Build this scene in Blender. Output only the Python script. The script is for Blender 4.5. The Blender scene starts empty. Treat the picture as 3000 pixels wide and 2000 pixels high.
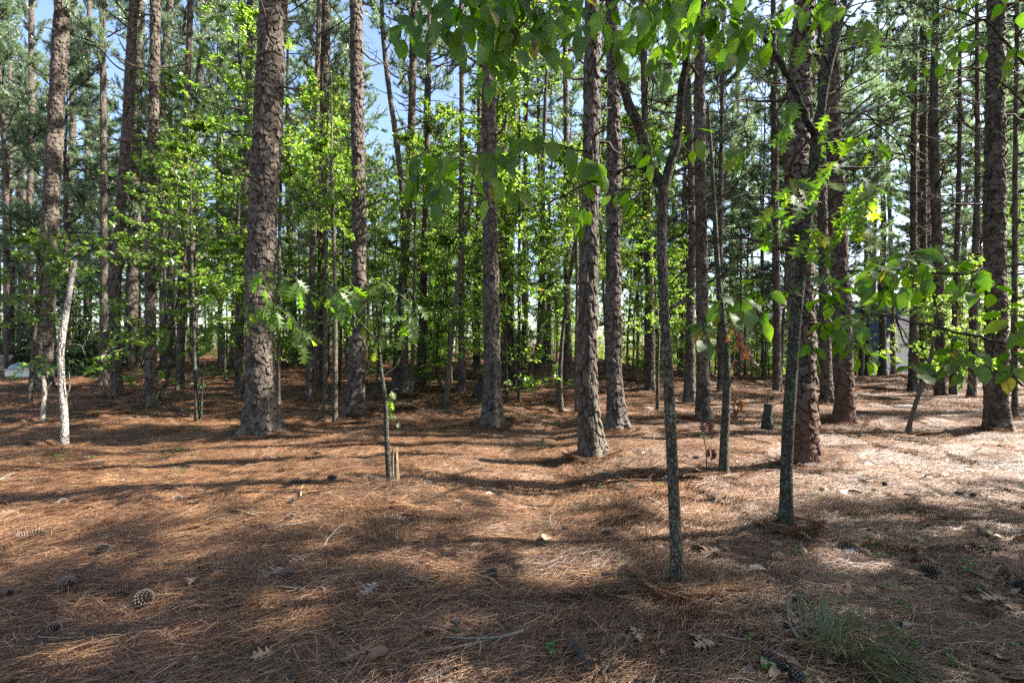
import bpy, math
import numpy as np
from mathutils import Matrix, Vector, Quaternion

# ------------------------------------------------------------------ camera, sky, sun, exposure
SC = bpy.context.scene
COL = SC.collection
PW, PH, FPX = 3000.0, 2000.0, 1333.0
CAMH = 1.60
HORIZON = 1010.0
PITCH = math.atan((HORIZON - 1000.0) / FPX)
SUN_EL = math.radians(43)
SUN_H = np.array([1.0, 0.12]); SUN_H /= np.linalg.norm(SUN_H)      # horizontal direction towards the sun
SUN_DIR = Vector((SUN_H[0] * math.cos(SUN_EL), SUN_H[1] * math.cos(SUN_EL), math.sin(SUN_EL)))

cam_data = bpy.data.cameras.new('camera'); cam = bpy.data.objects.new('camera', cam_data); COL.objects.link(cam)
cam_data.sensor_width = 36.0; cam_data.lens = 36.0 * FPX / PW
cam_data.clip_start = 0.05; cam_data.clip_end = 2000.0
cam.rotation_euler = (math.pi / 2 + PITCH, 0, 0)
SC.camera = cam

world = bpy.data.worlds.new('World'); SC.world = world; world.use_nodes = True
wn = world.node_tree; bg = wn.nodes['Background']
sky = wn.nodes.new('ShaderNodeTexSky'); sky.sky_type = 'NISHITA'; sky.sun_disc = False
sky.sun_elevation = SUN_EL
sky.sun_rotation = math.atan2(SUN_H[0], SUN_H[1])
sky.air_density = 1.0; sky.dust_density = 1.6; sky.ozone_density = 1.0
wn.links.new(sky.outputs[0], bg.inputs[0]); bg.inputs[1].default_value = 0.075

sl = bpy.data.lights.new('sun', 'SUN'); so = bpy.data.objects.new('sun', sl); COL.objects.link(so)
sl.energy = 5.0; sl.angle = math.radians(0.53); sl.color = (1.0, 0.94, 0.85)
so.rotation_euler = (-SUN_DIR).to_track_quat('-Z', 'Y').to_euler()
so.location = (20, 10, 40)

SC.view_settings.view_transform = 'Standard'; SC.view_settings.look = 'None'
SC.view_settings.gamma = 1.0; SC.view_settings.use_curve_mapping = False
SC.view_settings.exposure = 2.45
SC.render.engine = 'CYCLES'
SC.cycles.max_bounces = 6; SC.cycles.diffuse_bounces = 3; SC.cycles.transmission_bounces = 4
SC.cycles.glossy_bounces = 2; SC.cycles.sample_clamp_indirect = 6.0
SC.cycles.use_denoising = False
SC.cycles.caustics_reflective = False; SC.cycles.caustics_refractive = False

R = np.random.RandomState(7)
def U(a, b): return float(R.uniform(a, b))

# ------------------------------------------------------------------ terrain
def sstep(a, b, x):
    t = np.clip((x - a) / (b - a), 0, 1); return t * t * (3 - 2 * t)
_wr = np.random.RandomState(3)
_WV = []
for lam, amp in ((6.0, .018), (3.1, .012), (1.5, .013), (0.75, .011), (0.4, .007)):
    for k in range(5):
        a = _wr.uniform(0, math.pi * 2); s = _wr.uniform(.8, 1.25)
        _WV.append((math.cos(a) * 2 * math.pi / lam * s, math.sin(a) * 2 * math.pi / lam * s, _wr.uniform(0, 6.28), amp * .62))
PATH = np.array([(-.2, 0.), (0., 3.0), (0.2, 5.2), (0.55, 7.2), (1.0, 9.2), (0.9, 11.5), (0.1, 14.0), (-0.6, 18.), (-1.4, 26.)])
MOUNDS = []
def path_x(y): return np.interp(y, PATH[:, 1], PATH[:, 0])
def height(x, y):
    x = np.asarray(x, float); y = np.asarray(y, float)
    h = np.zeros(np.broadcast(x, y).shape)
    for kx, ky, ph, am in _WV:
        h = h + am * np.sin(kx * x + ky * y + ph)
    left = 1 - sstep(1.0, 9.0, x - .12 * y)
    h = h + sstep(8, 24, y) * (0.62 * left + 0.05)
    h = h - sstep(16, 44, y) * (1 - left) * 0.9
    dp = np.abs(x - path_x(y))
    h = h + (-0.06 * np.exp(-(dp / .6) ** 2) + 0.025 * np.exp(-((dp - 1.25) / .5) ** 2)) * sstep(3.2, 5.5, y) * (1 - sstep(20, 30, y))
    for mx, my, mr, mh in MOUNDS:
        h = h + mh * np.exp(-((x - mx) ** 2 + (y - my) ** 2) / (mr * mr))
    return h
def ray(px, py):
    a = (px - PW / 2) / FPX; b = (PH / 2 - py) / FPX
    c, s = math.cos(PITCH), math.sin(PITCH)
    return np.array([a, c - b * s, s + b * c])
def PT(px, py, d):                       # point of the photograph at depth d (metres ahead)
    v = ray(px, py); return np.array([0, 0, CAMH]) + v * (d / v[1])
def G(px, py):                           # where the ground is seen at that pixel
    v = ray(px, py)
    t = 0.5; o = np.array([0, 0, CAMH]); last = t
    for i in range(4000):
        p = o + v * t
        if p[2] < float(height(p[0], p[1])):
            a, b = last, t
            for k in range(24):
                m = (a + b) / 2; q = o + v * m
                if q[2] < float(height(q[0], q[1])): b = m
                else: a = m
            q = o + v * b; return np.array([q[0], q[1], float(height(q[0], q[1]))])
        last = t; t *= 1.012
        if t > 90: break
    p = o + v * (38 / v[1]); return np.array([p[0], p[1], float(height(p[0], p[1]))])
def project(p):
    c, s = math.cos(PITCH), math.sin(PITCH)
    x, y, z = p[0], p[1], p[2] - CAMH
    dep = y * c + z * s; up = -y * s + z * c
    return PW / 2 + x / dep * FPX, PH / 2 - up / dep * FPX

cam.location = (0, 0, CAMH)

# ------------------------------------------------------------------ materials
def mat(name):
    m = bpy.data.materials.new(name); m.use_nodes = True
    nt = m.node_tree; nt.nodes.clear()
    out = nt.nodes.new('ShaderNodeOutputMaterial'); return m, nt, out
def N(nt, t, **kw):
    n = nt.nodes.new(t)
    for k, v in kw.items():
        if k.startswith('i_'): n.inputs[k[2:].replace('_', ' ')].default_value = v
        else: setattr(n, k, v)
    return n
def ramp(nt, src, stops, interp='LINEAR'):
    r = nt.nodes.new('ShaderNodeValToRGB'); r.color_ramp.interpolation = interp
    el = r.color_ramp.elements
    while len(el) < len(stops): el.new(0.5)
    for e, (p, c) in zip(el, stops):
        e.position = p; e.color = (c[0], c[1], c[2], 1)
    if src is not None: nt.links.new(src, r.inputs[0])
    return r.outputs[0]
def mixc(nt, fac, a, b, mode='MIX'):
    m = nt.nodes.new('ShaderNodeMix'); m.data_type = 'RGBA'; m.blend_type = mode
    for i, v in ((0, fac), (6, a), (7, b)):
        if hasattr(v, 'links') or hasattr(v, 'is_linked'): nt.links.new(v, m.inputs[i])
        elif i == 0: m.inputs[0].default_value = v
        else: m.inputs[i].default_value = (v[0], v[1], v[2], 1)
    return m.outputs[2]
def coords(nt, scale=(1, 1, 1), space='Object'):
    tc = nt.nodes.new('ShaderNodeTexCoord'); mp = nt.nodes.new('ShaderNodeMapping')
    mp.inputs['Scale'].default_value = scale
    nt.links.new(tc.outputs[space], mp.inputs[0]); return mp.outputs[0]
def noise(nt, vec, scale, detail=4, rough=.6, out=0):
    n = N(nt, 'ShaderNodeTexNoise'); n.inputs['Scale'].default_value = scale
    n.inputs['Detail'].default_value = detail; n.inputs['Roughness'].default_value = rough
    nt.links.new(vec, n.inputs['Vector']); return n.outputs[out]
def bump(nt, h, strength, dist):
    b = N(nt, 'ShaderNodeBump'); b.inputs['Strength'].default_value = strength; b.inputs['Distance'].default_value = dist
    nt.links.new(h, b.inputs['Height']); return b.outputs[0]
def princ(nt, out, col, rough=.85, normal=None, spec=.25):
    p = N(nt, 'ShaderNodeBsdfPrincipled'); p.inputs['Roughness'].default_value = rough
    p.inputs['Specular IOR Level'].default_value = spec
    if hasattr(col, 'is_linked'): nt.links.new(col, p.inputs['Base Color'])
    else: p.inputs['Base Color'].default_value = (*col, 1)
    if normal is not None: nt.links.new(normal, p.inputs['Normal'])
    nt.links.new(p.outputs[0], out.inputs[0]); return p

def bark_mat(name, stops, crack, lichen=0.0, red=None, cellsc=0.0, lcol=(.30, .34, .27)):
    m, nt, out = mat(name)
    v = coords(nt)
    vz = coords(nt, (1, 1, .35))
    cell = N(nt, 'ShaderNodeAttribute', attribute_name='cell').outputs['Fac']
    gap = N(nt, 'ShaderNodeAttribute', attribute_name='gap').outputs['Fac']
    n1 = noise(nt, v, 2.3, 5); n2 = noise(nt, vz, 26, 5, .65)
    add = N(nt, 'ShaderNodeMath', operation='ADD'); nt.links.new(cell, add.inputs[0]); nt.links.new(n2, add.inputs[1])
    ad2 = N(nt, 'ShaderNodeMath', operation='MULTIPLY_ADD'); nt.links.new(n1, ad2.inputs[0]); ad2.inputs[1].default_value = .5
    nt.links.new(add.outputs[0], ad2.inputs[2])
    dv = N(nt, 'ShaderNodeMath', operation='DIVIDE'); nt.links.new(ad2.outputs[0], dv.inputs[0]); dv.inputs[1].default_value = 1.62
    c = ramp(nt, dv.outputs[0], stops)
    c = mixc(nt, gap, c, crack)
    fine = noise(nt, vz, 70, 4, .7); c = mixc(nt, 1.0, c, ramp(nt, fine, [(.35, (.55, .55, .55)), (.65, (1.5, 1.45, 1.4))]), 'MULTIPLY')
    hgt = n2
    if cellsc:
        vo = N(nt, 'ShaderNodeTexVoronoi', feature='DISTANCE_TO_EDGE'); vo.inputs['Scale'].default_value = cellsc
        w = coords(nt, (1, 1, .5)); mx = N(nt, 'ShaderNodeVectorMath', operation='ADD'); nt.links.new(w, mx.inputs[0])
        ns = N(nt, 'ShaderNodeVectorMath', operation='SCALE'); nt.links.new(noise(nt, v, 6, 3, out=1), ns.inputs[0]); ns.inputs['Scale'].default_value = .08
        nt.links.new(ns.outputs[0], mx.inputs[1]); nt.links.new(mx.outputs[0], vo.inputs['Vector'])
        rr = ramp(nt, vo.outputs['Distance'], [(0, (0, 0, 0)), (.12, (1, 1, 1))])
        c = mixc(nt, rr, mixc(nt, .5, c, crack), c)
        mm = N(nt, 'ShaderNodeMath', operation='MULTIPLY_ADD'); nt.links.new(rr, mm.inputs[0]); mm.inputs[1].default_value = 1.6; nt.links.new(n2, mm.inputs[2])
        hgt = mm.outputs[0]
    if lichen > 0:
        l = noise(nt, v, 14, 6, .7); lm = ramp(nt, l, [(.62 - lichen * .25, (0, 0, 0)), (.66 - lichen * .25, (1, 1, 1))])
        c = mixc(nt, lm, c, lcol)
    if red is not None:
        ob = N(nt, 'ShaderNodeNewGeometry').outputs['Position']; sp = N(nt, 'ShaderNodeSeparateXYZ'); nt.links.new(ob, sp.inputs[0])
        nn = N(nt, 'ShaderNodeMath', operation='MULTIPLY_ADD'); nt.links.new(n1, nn.inputs[0]); nn.inputs[1].default_value = 1.2; nt.links.new(sp.outputs[2], nn.inputs[2])
        mr = N(nt, 'ShaderNodeMapRange'); mr.inputs['From Min'].default_value = .7; mr.inputs['From Max'].default_value = 2.0
        mr.inputs['To Min'].default_value = .85; mr.inputs['To Max'].default_value = 0
        nt.links.new(nn.outputs[0], mr.inputs[0]); c = mixc(nt, mr.outputs[0], c, red)
    princ(nt, out, c, .9, bump(nt, hgt, .9, .02)); return m

M = {}
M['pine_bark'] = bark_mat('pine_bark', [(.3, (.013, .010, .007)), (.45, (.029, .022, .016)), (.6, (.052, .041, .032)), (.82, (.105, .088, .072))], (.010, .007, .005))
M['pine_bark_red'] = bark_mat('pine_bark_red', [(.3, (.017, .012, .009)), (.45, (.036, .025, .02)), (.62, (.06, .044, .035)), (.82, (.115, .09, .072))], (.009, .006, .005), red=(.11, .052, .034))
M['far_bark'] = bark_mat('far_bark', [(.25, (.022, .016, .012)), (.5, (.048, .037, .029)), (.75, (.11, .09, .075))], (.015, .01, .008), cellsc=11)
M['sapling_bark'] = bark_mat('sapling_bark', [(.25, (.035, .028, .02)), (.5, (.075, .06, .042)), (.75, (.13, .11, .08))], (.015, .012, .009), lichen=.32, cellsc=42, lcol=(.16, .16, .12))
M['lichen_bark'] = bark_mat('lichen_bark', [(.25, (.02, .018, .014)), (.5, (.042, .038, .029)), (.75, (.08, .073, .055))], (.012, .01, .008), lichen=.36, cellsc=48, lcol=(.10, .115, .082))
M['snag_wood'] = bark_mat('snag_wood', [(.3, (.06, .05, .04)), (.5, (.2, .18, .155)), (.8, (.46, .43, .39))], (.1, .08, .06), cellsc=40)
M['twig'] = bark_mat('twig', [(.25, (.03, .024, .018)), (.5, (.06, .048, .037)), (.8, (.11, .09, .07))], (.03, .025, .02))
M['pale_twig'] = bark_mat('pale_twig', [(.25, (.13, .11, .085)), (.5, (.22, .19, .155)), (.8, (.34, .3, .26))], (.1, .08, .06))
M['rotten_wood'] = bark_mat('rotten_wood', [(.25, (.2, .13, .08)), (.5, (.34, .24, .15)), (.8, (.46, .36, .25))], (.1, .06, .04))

def leaf_mat(name, stops, trans, rough=.5, gloss=.06, tmix=.5, per='island', vein=False):
    m, nt, out = mat(name)
    if per == 'island': rnd = N(nt, 'ShaderNodeNewGeometry').outputs['Random Per Island']
    else: rnd = N(nt, 'ShaderNodeObjectInfo').outputs['Random']
    c = ramp(nt, rnd, stops)
    t = ramp(nt, rnd, trans)
    oi = N(nt, 'ShaderNodeObjectInfo').outputs['Random']
    if per == 'island':
        hs = N(nt, 'ShaderNodeMapRange'); hs.inputs['To Min'].default_value = .75; hs.inputs['To Max'].default_value = 1.2
        nt.links.new(oi, hs.inputs[0])
        for_c = []
        for x in (c, t):
            h = N(nt, 'ShaderNodeHueSaturation'); nt.links.new(hs.outputs[0], h.inputs['Value']); nt.links.new(x, h.inputs['Color']); for_c.append(h.outputs[0])
        c, t = for_c
    if vein:
        v = coords(nt); n = noise(nt, v, 30, 4); rr = ramp(nt, n, [(.3, (.72, .72, .72)), (.7, (1.15, 1.15, 1.15))])
        c = mixc(nt, 1.0, c, rr, 'MULTIPLY'); t = mixc(nt, 1.0, t, rr, 'MULTIPLY')
    d = N(nt, 'ShaderNodeBsdfDiffuse'); nt.links.new(c, d.inputs[0])
    tr = N(nt, 'ShaderNodeBsdfTranslucent'); nt.links.new(t, tr.inputs[0])
    mx = N(nt, 'ShaderNodeMixShader'); mx.inputs[0].default_value = tmix
    nt.links.new(d.outputs[0], mx.inputs[1]); nt.links.new(tr.outputs[0], mx.inputs[2])
    g = N(nt, 'ShaderNodeBsdfGlossy'); g.inputs['Roughness'].default_value = rough
    m2 = N(nt, 'ShaderNodeMixShader'); m2.inputs[0].default_value = gloss
    nt.links.new(mx.outputs[0], m2.inputs[1]); nt.links.new(g.outputs[0], m2.inputs[2])
    nt.links.new(m2.outputs[0], out.inputs[0]); return m
M['pine_needles'] = leaf_mat('pine_needles', [(0, (.05, .10, .045)), (.6, (.09, .155, .07)), (.9, (.14, .20, .09)), (1, (.2, .14, .07))],
                             [(0, (.18, .34, .12)), (.7, (.32, .5, .22)), (1, (.42, .42, .2))], .35, .10, .5)
M['understory_leaf'] = leaf_mat('understory_leaf', [(0, (.045, .09, .015)), (.5, (.08, .15, .025)), (.95, (.15, .21, .03)), (.99, (.14, .2, .03)), (.997, (.3, .06, .02)), (1, (.35, .12, .03))],
                             [(0, (.2, .42, .02)), (.5, (.33, .58, .05)), (.95, (.52, .70, .08)), (.99, (.5, .6, .05)), (.997, (.6, .1, .03)), (1, (.6, .25, .05))], .35, .05, .5)
M['evergreen_leaf'] = leaf_mat('evergreen_leaf', [(0, (.02, .045, .014)), (.6, (.04, .075, .02)), (1, (.07, .11, .03))],
                             [(0, (.05, .12, .02)), (1, (.12, .22, .04))], .3, .07, .3)
M['broad_leaf'] = leaf_mat('broad_leaf', [(0, (.05, .10, .008)), (.6, (.07, .14, .01)), (.95, (.10, .17, .015)), (1, (.17, .15, .03))],
                             [(0, (.12, .3, .006)), (.6, (.2, .44, .008)), (.97, (.3, .52, .01)), (1, (.5, .34, .04))], .45, .03, .66, per='object', vein=True)
M['oak_leaf'] = leaf_mat('oak_leaf', [(0, (.045, .085, .01)), (.7, (.07, .12, .015)), (1, (.1, .15, .02))],
                             [(0, (.14, .34, .01)), (.7, (.26, .5, .015)), (1, (.45, .56, .03))], .5, .03, .64, per='object', vein=True)
M['dead_leaf'] = leaf_mat('dead_leaf', [(0, (.08, .035, .02)), (.6, (.13, .055, .032)), (1, (.19, .085, .05))],
                             [(0, (.12, .04, .015)), (1, (.24, .08, .035))], .5, .04, .2, per='object', vein=True)
M['fallen_leaf'] = leaf_mat('fallen_leaf', [(0, (.13, .07, .04)), (.35, (.25, .155, .09)), (.7, (.34, .24, .155)), (.9, (.33, .26, .2)), (1, (.24, .24, .24))],
                             [(0, (.25, .13, .06)), (1, (.4, .28, .15))], .5, .05, .15, per='object', vein=True)
M['litter_needles'] = leaf_mat('litter_needles', [(0, (.022, .010, .006)), (.25, (.055, .024, .012)), (.5, (.115, .052, .024)), (.75, (.21, .107, .05)), (.92, (.33, .185, .092)), (1, (.43, .30, .18))],
                             [(0, (.2, .09, .04)), (1, (.4, .22, .1))], .45, .05, .12)
M['litter_bits'] = leaf_mat('litter_bits', [(0, (.06, .032, .018)), (.4, (.13, .075, .043)), (.75, (.21, .145, .095)), (1, (.32, .265, .21))],
                             [(0, (.25, .13, .06)), (1, (.4, .28, .15))], .5, .05, .12)
M['grass_blade'] = leaf_mat('grass_blade', [(0, (.05, .09, .03)), (.5, (.10, .155, .055)), (.66, (.14, .18, .07)), (.7, (.2, .14, .075)), (1, (.3, .23, .13))],
                             [(0, (.13, .25, .04)), (1, (.3, .4, .1))], .35, .06, .35)
M['seedling_leaf'] = leaf_mat('seedling_leaf', [(0, (.04, .11, .02)), (1, (.09, .19, .04))],
                             [(0, (.13, .36, .03)), (1, (.28, .5, .05))], .3, .07, .45)

def ground_mat():
    m, nt, out = mat('needle_floor')
    v = coords(nt)
    # stretched streaks in two directions like matted needles
    h = None; cs = []
    big = noise(nt, v, .55, 3, .5, out=1)
    for i, (rz, sc) in enumerate(((.5, 1), (1.6, 1.2), (2.5, .9))):
        mp = N(nt, 'ShaderNodeMapping'); mp.inputs['Rotation'].default_value = (0, 0, rz); mp.inputs['Scale'].default_value = (14 * sc, 130 * sc, 30)
        ad = N(nt, 'ShaderNodeVectorMath', operation='MULTIPLY_ADD'); nt.links.new(big, ad.inputs[0]); ad.inputs[1].default_value = (.9, .9, 0); nt.links.new(v, ad.inputs[2])
        nt.links.new(ad.outputs[0], mp.inputs[0]); cs.append(noise(nt, mp.outputs[0], 1.0, 3, .6))
    a = N(nt, 'ShaderNodeMath', operation='MAXIMUM'); nt.links.new(cs[0], a.inputs[0]); nt.links.new(cs[1], a.inputs[1])
    b = N(nt, 'ShaderNodeMath', operation='MAXIMUM'); nt.links.new(a.outputs[0], b.inputs[0]); nt.links.new(cs[2], b.inputs[1])
    c = ramp(nt, b.outputs[0], [(.42, (.032, .015, .009)), (.55, (.09, .040, .020)), (.68, (.18, .088, .043)), (.8, (.27, .155, .082))])
    pat = noise(nt, v, 1.3, 5, .6); pr = ramp(nt, pat, [(.35, (.62, .58, .56)), (.65, (1.15, 1.1, 1.05))])
    c = mixc(nt, 1.0, c, pr, 'MULTIPLY')
    p2 = noise(nt, v, 5.0, 6, .7); pr2 = ramp(nt, p2, [(.6, (0, 0, 0)), (.72, (.5, .5, .5))]); c = mixc(nt, pr2, c, (.10, .065, .045))
    princ(nt, out, c, .92, bump(nt, b.outputs[0], .9, .02), .15); return m
M['ground'] = ground_mat()
def simple(name, col, col2, sc=8, rough=.7, bs=.3, bd=.005, stretch=(1, 1, 1)):
    m, nt, out = mat(name); v = coords(nt, stretch); n = noise(nt, v, sc, 5)
    c = ramp(nt, n, [(.3, col), (.7, col2)]); princ(nt, out, c, rough, bump(nt, n, bs, bd)); return m
m, nt, out = mat('cone_scale')
c = ramp(nt, N(nt, 'ShaderNodeAttribute', attribute_name='tip').outputs['Fac'], [(.2, (.018, .011, .008)), (.62, (.075, .052, .04)), (1, (.33, .27, .23))]); princ(nt, out, c, .8); M['cone'] = m
M['siding_white'] = simple('siding_white', (.68, .69, .70), (.8, .8, .8), 3)
M['siding_grey'] = simple('siding_grey', (.42, .44, .47), (.52, .54, .57), 3)
M['shingle'] = simple('shingle', (.035, .05, .065), (.075, .09, .11), 12, .9)
M['tan_wall'] = simple('tan_wall', (.5, .42, .3), (.6, .52, .4), 4)
M['pale_paint'] = simple('pale_paint', (.7, .66, .5), (.8, .76, .62), 5)
M['lattice'] = simple('lattice_wood', (.3, .22, .17), (.45, .35, .28), 14)
M['dark_wood'] = simple('dark_wood', (.035, .025, .02), (.08, .055, .04), 14)
M['tarp'] = simple('tarp', (.2, .25, .3), (.32, .37, .42), 3, .5)
M['glass'] = simple('window_glass', (.03, .04, .05), (.06, .07, .08), 2, .08)
M['mossy'] = simple('mossy_log', (.06, .06, .035), (.16, .13, .09), 14, .9, .6, .01)
M['board'] = simple('weathered_board', (.4, .38, .36), (.55, .53, .5), 6, .8)

# ------------------------------------------------------------------ mesh tools
class MB:
    def __init__(s): s.v = []; s.f = {3: [], 4: []}; s.n = 0; s.at = {}
    def add(s, verts, faces, **attrs):
        verts = np.asarray(verts, float).reshape(-1, 3); faces = np.asarray(faces, int)
        if faces.ndim == 1: faces = faces[None]
        s.v.append(verts); s.f[faces.shape[1]].append(faces + s.n)
        for k in set(list(s.at) + list(attrs)):
            s.at.setdefault(k, [np.zeros(s.n)]).append(np.asarray(attrs.get(k, np.zeros(len(verts))), float))
        s.n += len(verts)
    def mesh(s, name, material, smooth=True):
        v = np.concatenate(s.v); me = bpy.data.meshes.new(name)
        f3 = np.concatenate(s.f[3]) if s.f[3] else np.zeros((0, 3), int)
        f4 = np.concatenate(s.f[4]) if s.f[4] else np.zeros((0, 4), int)
        li = np.concatenate([f3.ravel(), f4.ravel()]); nf = len(f3) + len(f4)
        st = np.concatenate([np.arange(len(f3)) * 3, len(f3) * 3 + np.arange(len(f4)) * 4])
        me.vertices.add(len(v)); me.vertices.foreach_set('co', v.ravel().astype(np.float32))
        me.loops.add(len(li)); me.loops.foreach_set('vertex_index', li.astype(np.int32))
        me.polygons.add(nf); me.polygons.foreach_set('loop_start', st.astype(np.int32))
        me.polygons.foreach_set('use_smooth', np.full(nf, smooth))
        me.update(calc_edges=True)
        for k, a in s.at.items():
            arr = np.concatenate(a)
            if len(arr) < s.n: arr = np.concatenate([arr, np.zeros(s.n - len(arr))])
            at = me.attributes.new(k, 'FLOAT', 'POINT'); at.data.foreach_set('value', arr.astype(np.float32))
        me.materials.append(M[material]); return me
def link(name, me, parent=None, loc=None, q=None, sc=None, **props):
    o = bpy.data.objects.new(name, me); COL.objects.link(o)
    if parent is not None: o.parent = parent
    if loc is not None: o.location = loc
    if q is not None: o.rotation_mode = 'QUATERNION'; o.rotation_quaternion = q
    if sc is not None: o.scale = (sc, sc, sc) if np.isscalar(sc) else sc
    for k, v in props.items(): o[k] = v
    return o
def empty(name, loc, label=None, cat=None, group=None, rz=0):
    o = bpy.data.objects.new(name, None); COL.objects.link(o); o.location = tuple(loc); o.rotation_euler = (0, 0, rz)
    o.empty_display_size = .2
    if label: o['label'] = label
    if cat: o['category'] = cat
    if group: o['group'] = group
    return o

def frames(P):
    T = np.gradient(P, axis=0); T /= np.linalg.norm(T, axis=1)[:, None] + 1e-12
    ref = np.array([1., 0, 0]) if abs(T[0][0]) < .9 else np.array([0, 1., 0])
    A = []; a = ref
    for t in T:
        a = a - t * a.dot(t); a = a / (np.linalg.norm(a) + 1e-12); A.append(a)
    A = np.array(A); B = np.cross(T, A); return T, A, B
def tube(mb, P, rad, ns=6, cap=True):
    P = np.asarray(P, float); rad = np.broadcast_to(np.asarray(rad, float), (len(P),))
    T, A, B = frames(P); th = np.linspace(0, 2 * np.pi, ns, endpoint=False)
    V = P[:, None] + rad[:, None, None] * (np.cos(th)[None, :, None] * A[:, None] + np.sin(th)[None, :, None] * B[:, None])
    n = len(P); i = np.arange(n - 1)[:, None] * ns; j = np.arange(ns)[None]; j2 = (j + 1) % ns
    F = np.stack([i + j, i + j2, i + ns + j2, i + ns + j], -1).reshape(-1, 4)
    mb.add(V.reshape(-1, 3), F)
    if cap:
        c = np.concatenate([V[-1], P[-1:] + T[-1:] * rad[-1] * .3]); k = np.arange(ns)
        mb.add(c, np.stack([k, (k + 1) % ns, np.full(ns, ns)], -1))
def smooth_path(pts, n):
    pts = np.asarray(pts, float)
    t = np.concatenate([[0], np.cumsum(np.linalg.norm(np.diff(pts[:, :3], axis=0), axis=1))])
    u = np.linspace(0, t[-1], n)
    if len(pts) < 3: return np.stack([np.interp(u, t, pts[:, k]) for k in range(pts.shape[1])], 1)
    m = np.gradient(pts, t, axis=0)
    k = np.clip(np.searchsorted(t, u, side='right') - 1, 0, len(t) - 2); h = (t[k + 1] - t[k]); s = ((u - t[k]) / h)[:, None]; h = h[:, None]
    return (2 * s**3 - 3 * s**2 + 1) * pts[k] + (s**3 - 2 * s**2 + s) * h * m[k] + (-2 * s**3 + 3 * s**2) * pts[k + 1] + (s**3 - s**2) * h * m[k + 1]
_TAB = np.random.RandomState(11).rand(256, 1024, 4)
_VN = np.random.RandomState(12).rand(64, 64, 64).astype(np.float32)
def vnoise(x, y, z, oct=3):
    r = 0; a = 1; tot = 0
    for o in range(oct):
        i, j, k = np.floor(x).astype(int), np.floor(y).astype(int), np.floor(z).astype(int)
        f, g, h = x - i, y - j, z - k; f = f * f * (3 - 2 * f); g = g * g * (3 - 2 * g); h = h * h * (3 - 2 * h); c = 0
        for di, wi in ((0, 1 - f), (1, f)):
            for dj, wj in ((0, 1 - g), (1, g)):
                for dk, wk in ((0, 1 - h), (1, h)): c = c + _VN[(i + di) % 64, (j + dj) % 64, (k + dk) % 64] * wi * wj * wk
        r = r + a * c; tot += a; a *= .55; x = x * 2.07 + 5.3; y = y * 2.07 + 1.7; z = z * 2.07 + 9.1
    return r / tot
def bark_cells(u, v, ncol, ch, seed):
    """u in 0..1 round the trunk, v metres up; returns (gap distance 0..1, random per plate, local height in plate)"""
    x = u * ncol; y = v / ch
    ix = np.floor(x).astype(int); best = np.full(x.shape, 9.); sec = np.full(x.shape, 9.); rid = np.zeros(x.shape); ly = np.zeros(x.shape)
    for dx in (-1, 0, 1):
        col = ix + dx
        off = _TAB[(col % ncol + seed) % 256, 0, 3]
        yy = y + off; iy = np.floor(yy).astype(int)
        for dy in (-1, 0, 1):
            r = iy + dy; t = _TAB[(col % ncol + seed) % 256, (r + 17 * seed) % 1024]
            cx = col + .2 + .6 * t[..., 0]; cy = r + .12 + .76 * t[..., 1]
            ex, ey = np.abs(x - cx), np.abs(yy - cy); d = .55 * np.maximum(ex, ey) + .45 * np.sqrt(ex * ex + ey * ey)
            upd = d < best
            sec = np.where(upd, best, np.minimum(sec, d)); rid = np.where(upd, t[..., 2], rid); ly = np.where(upd, cy - yy, ly)
            best = np.where(upd, d, best)
    return sec - best, rid, ly
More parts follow.
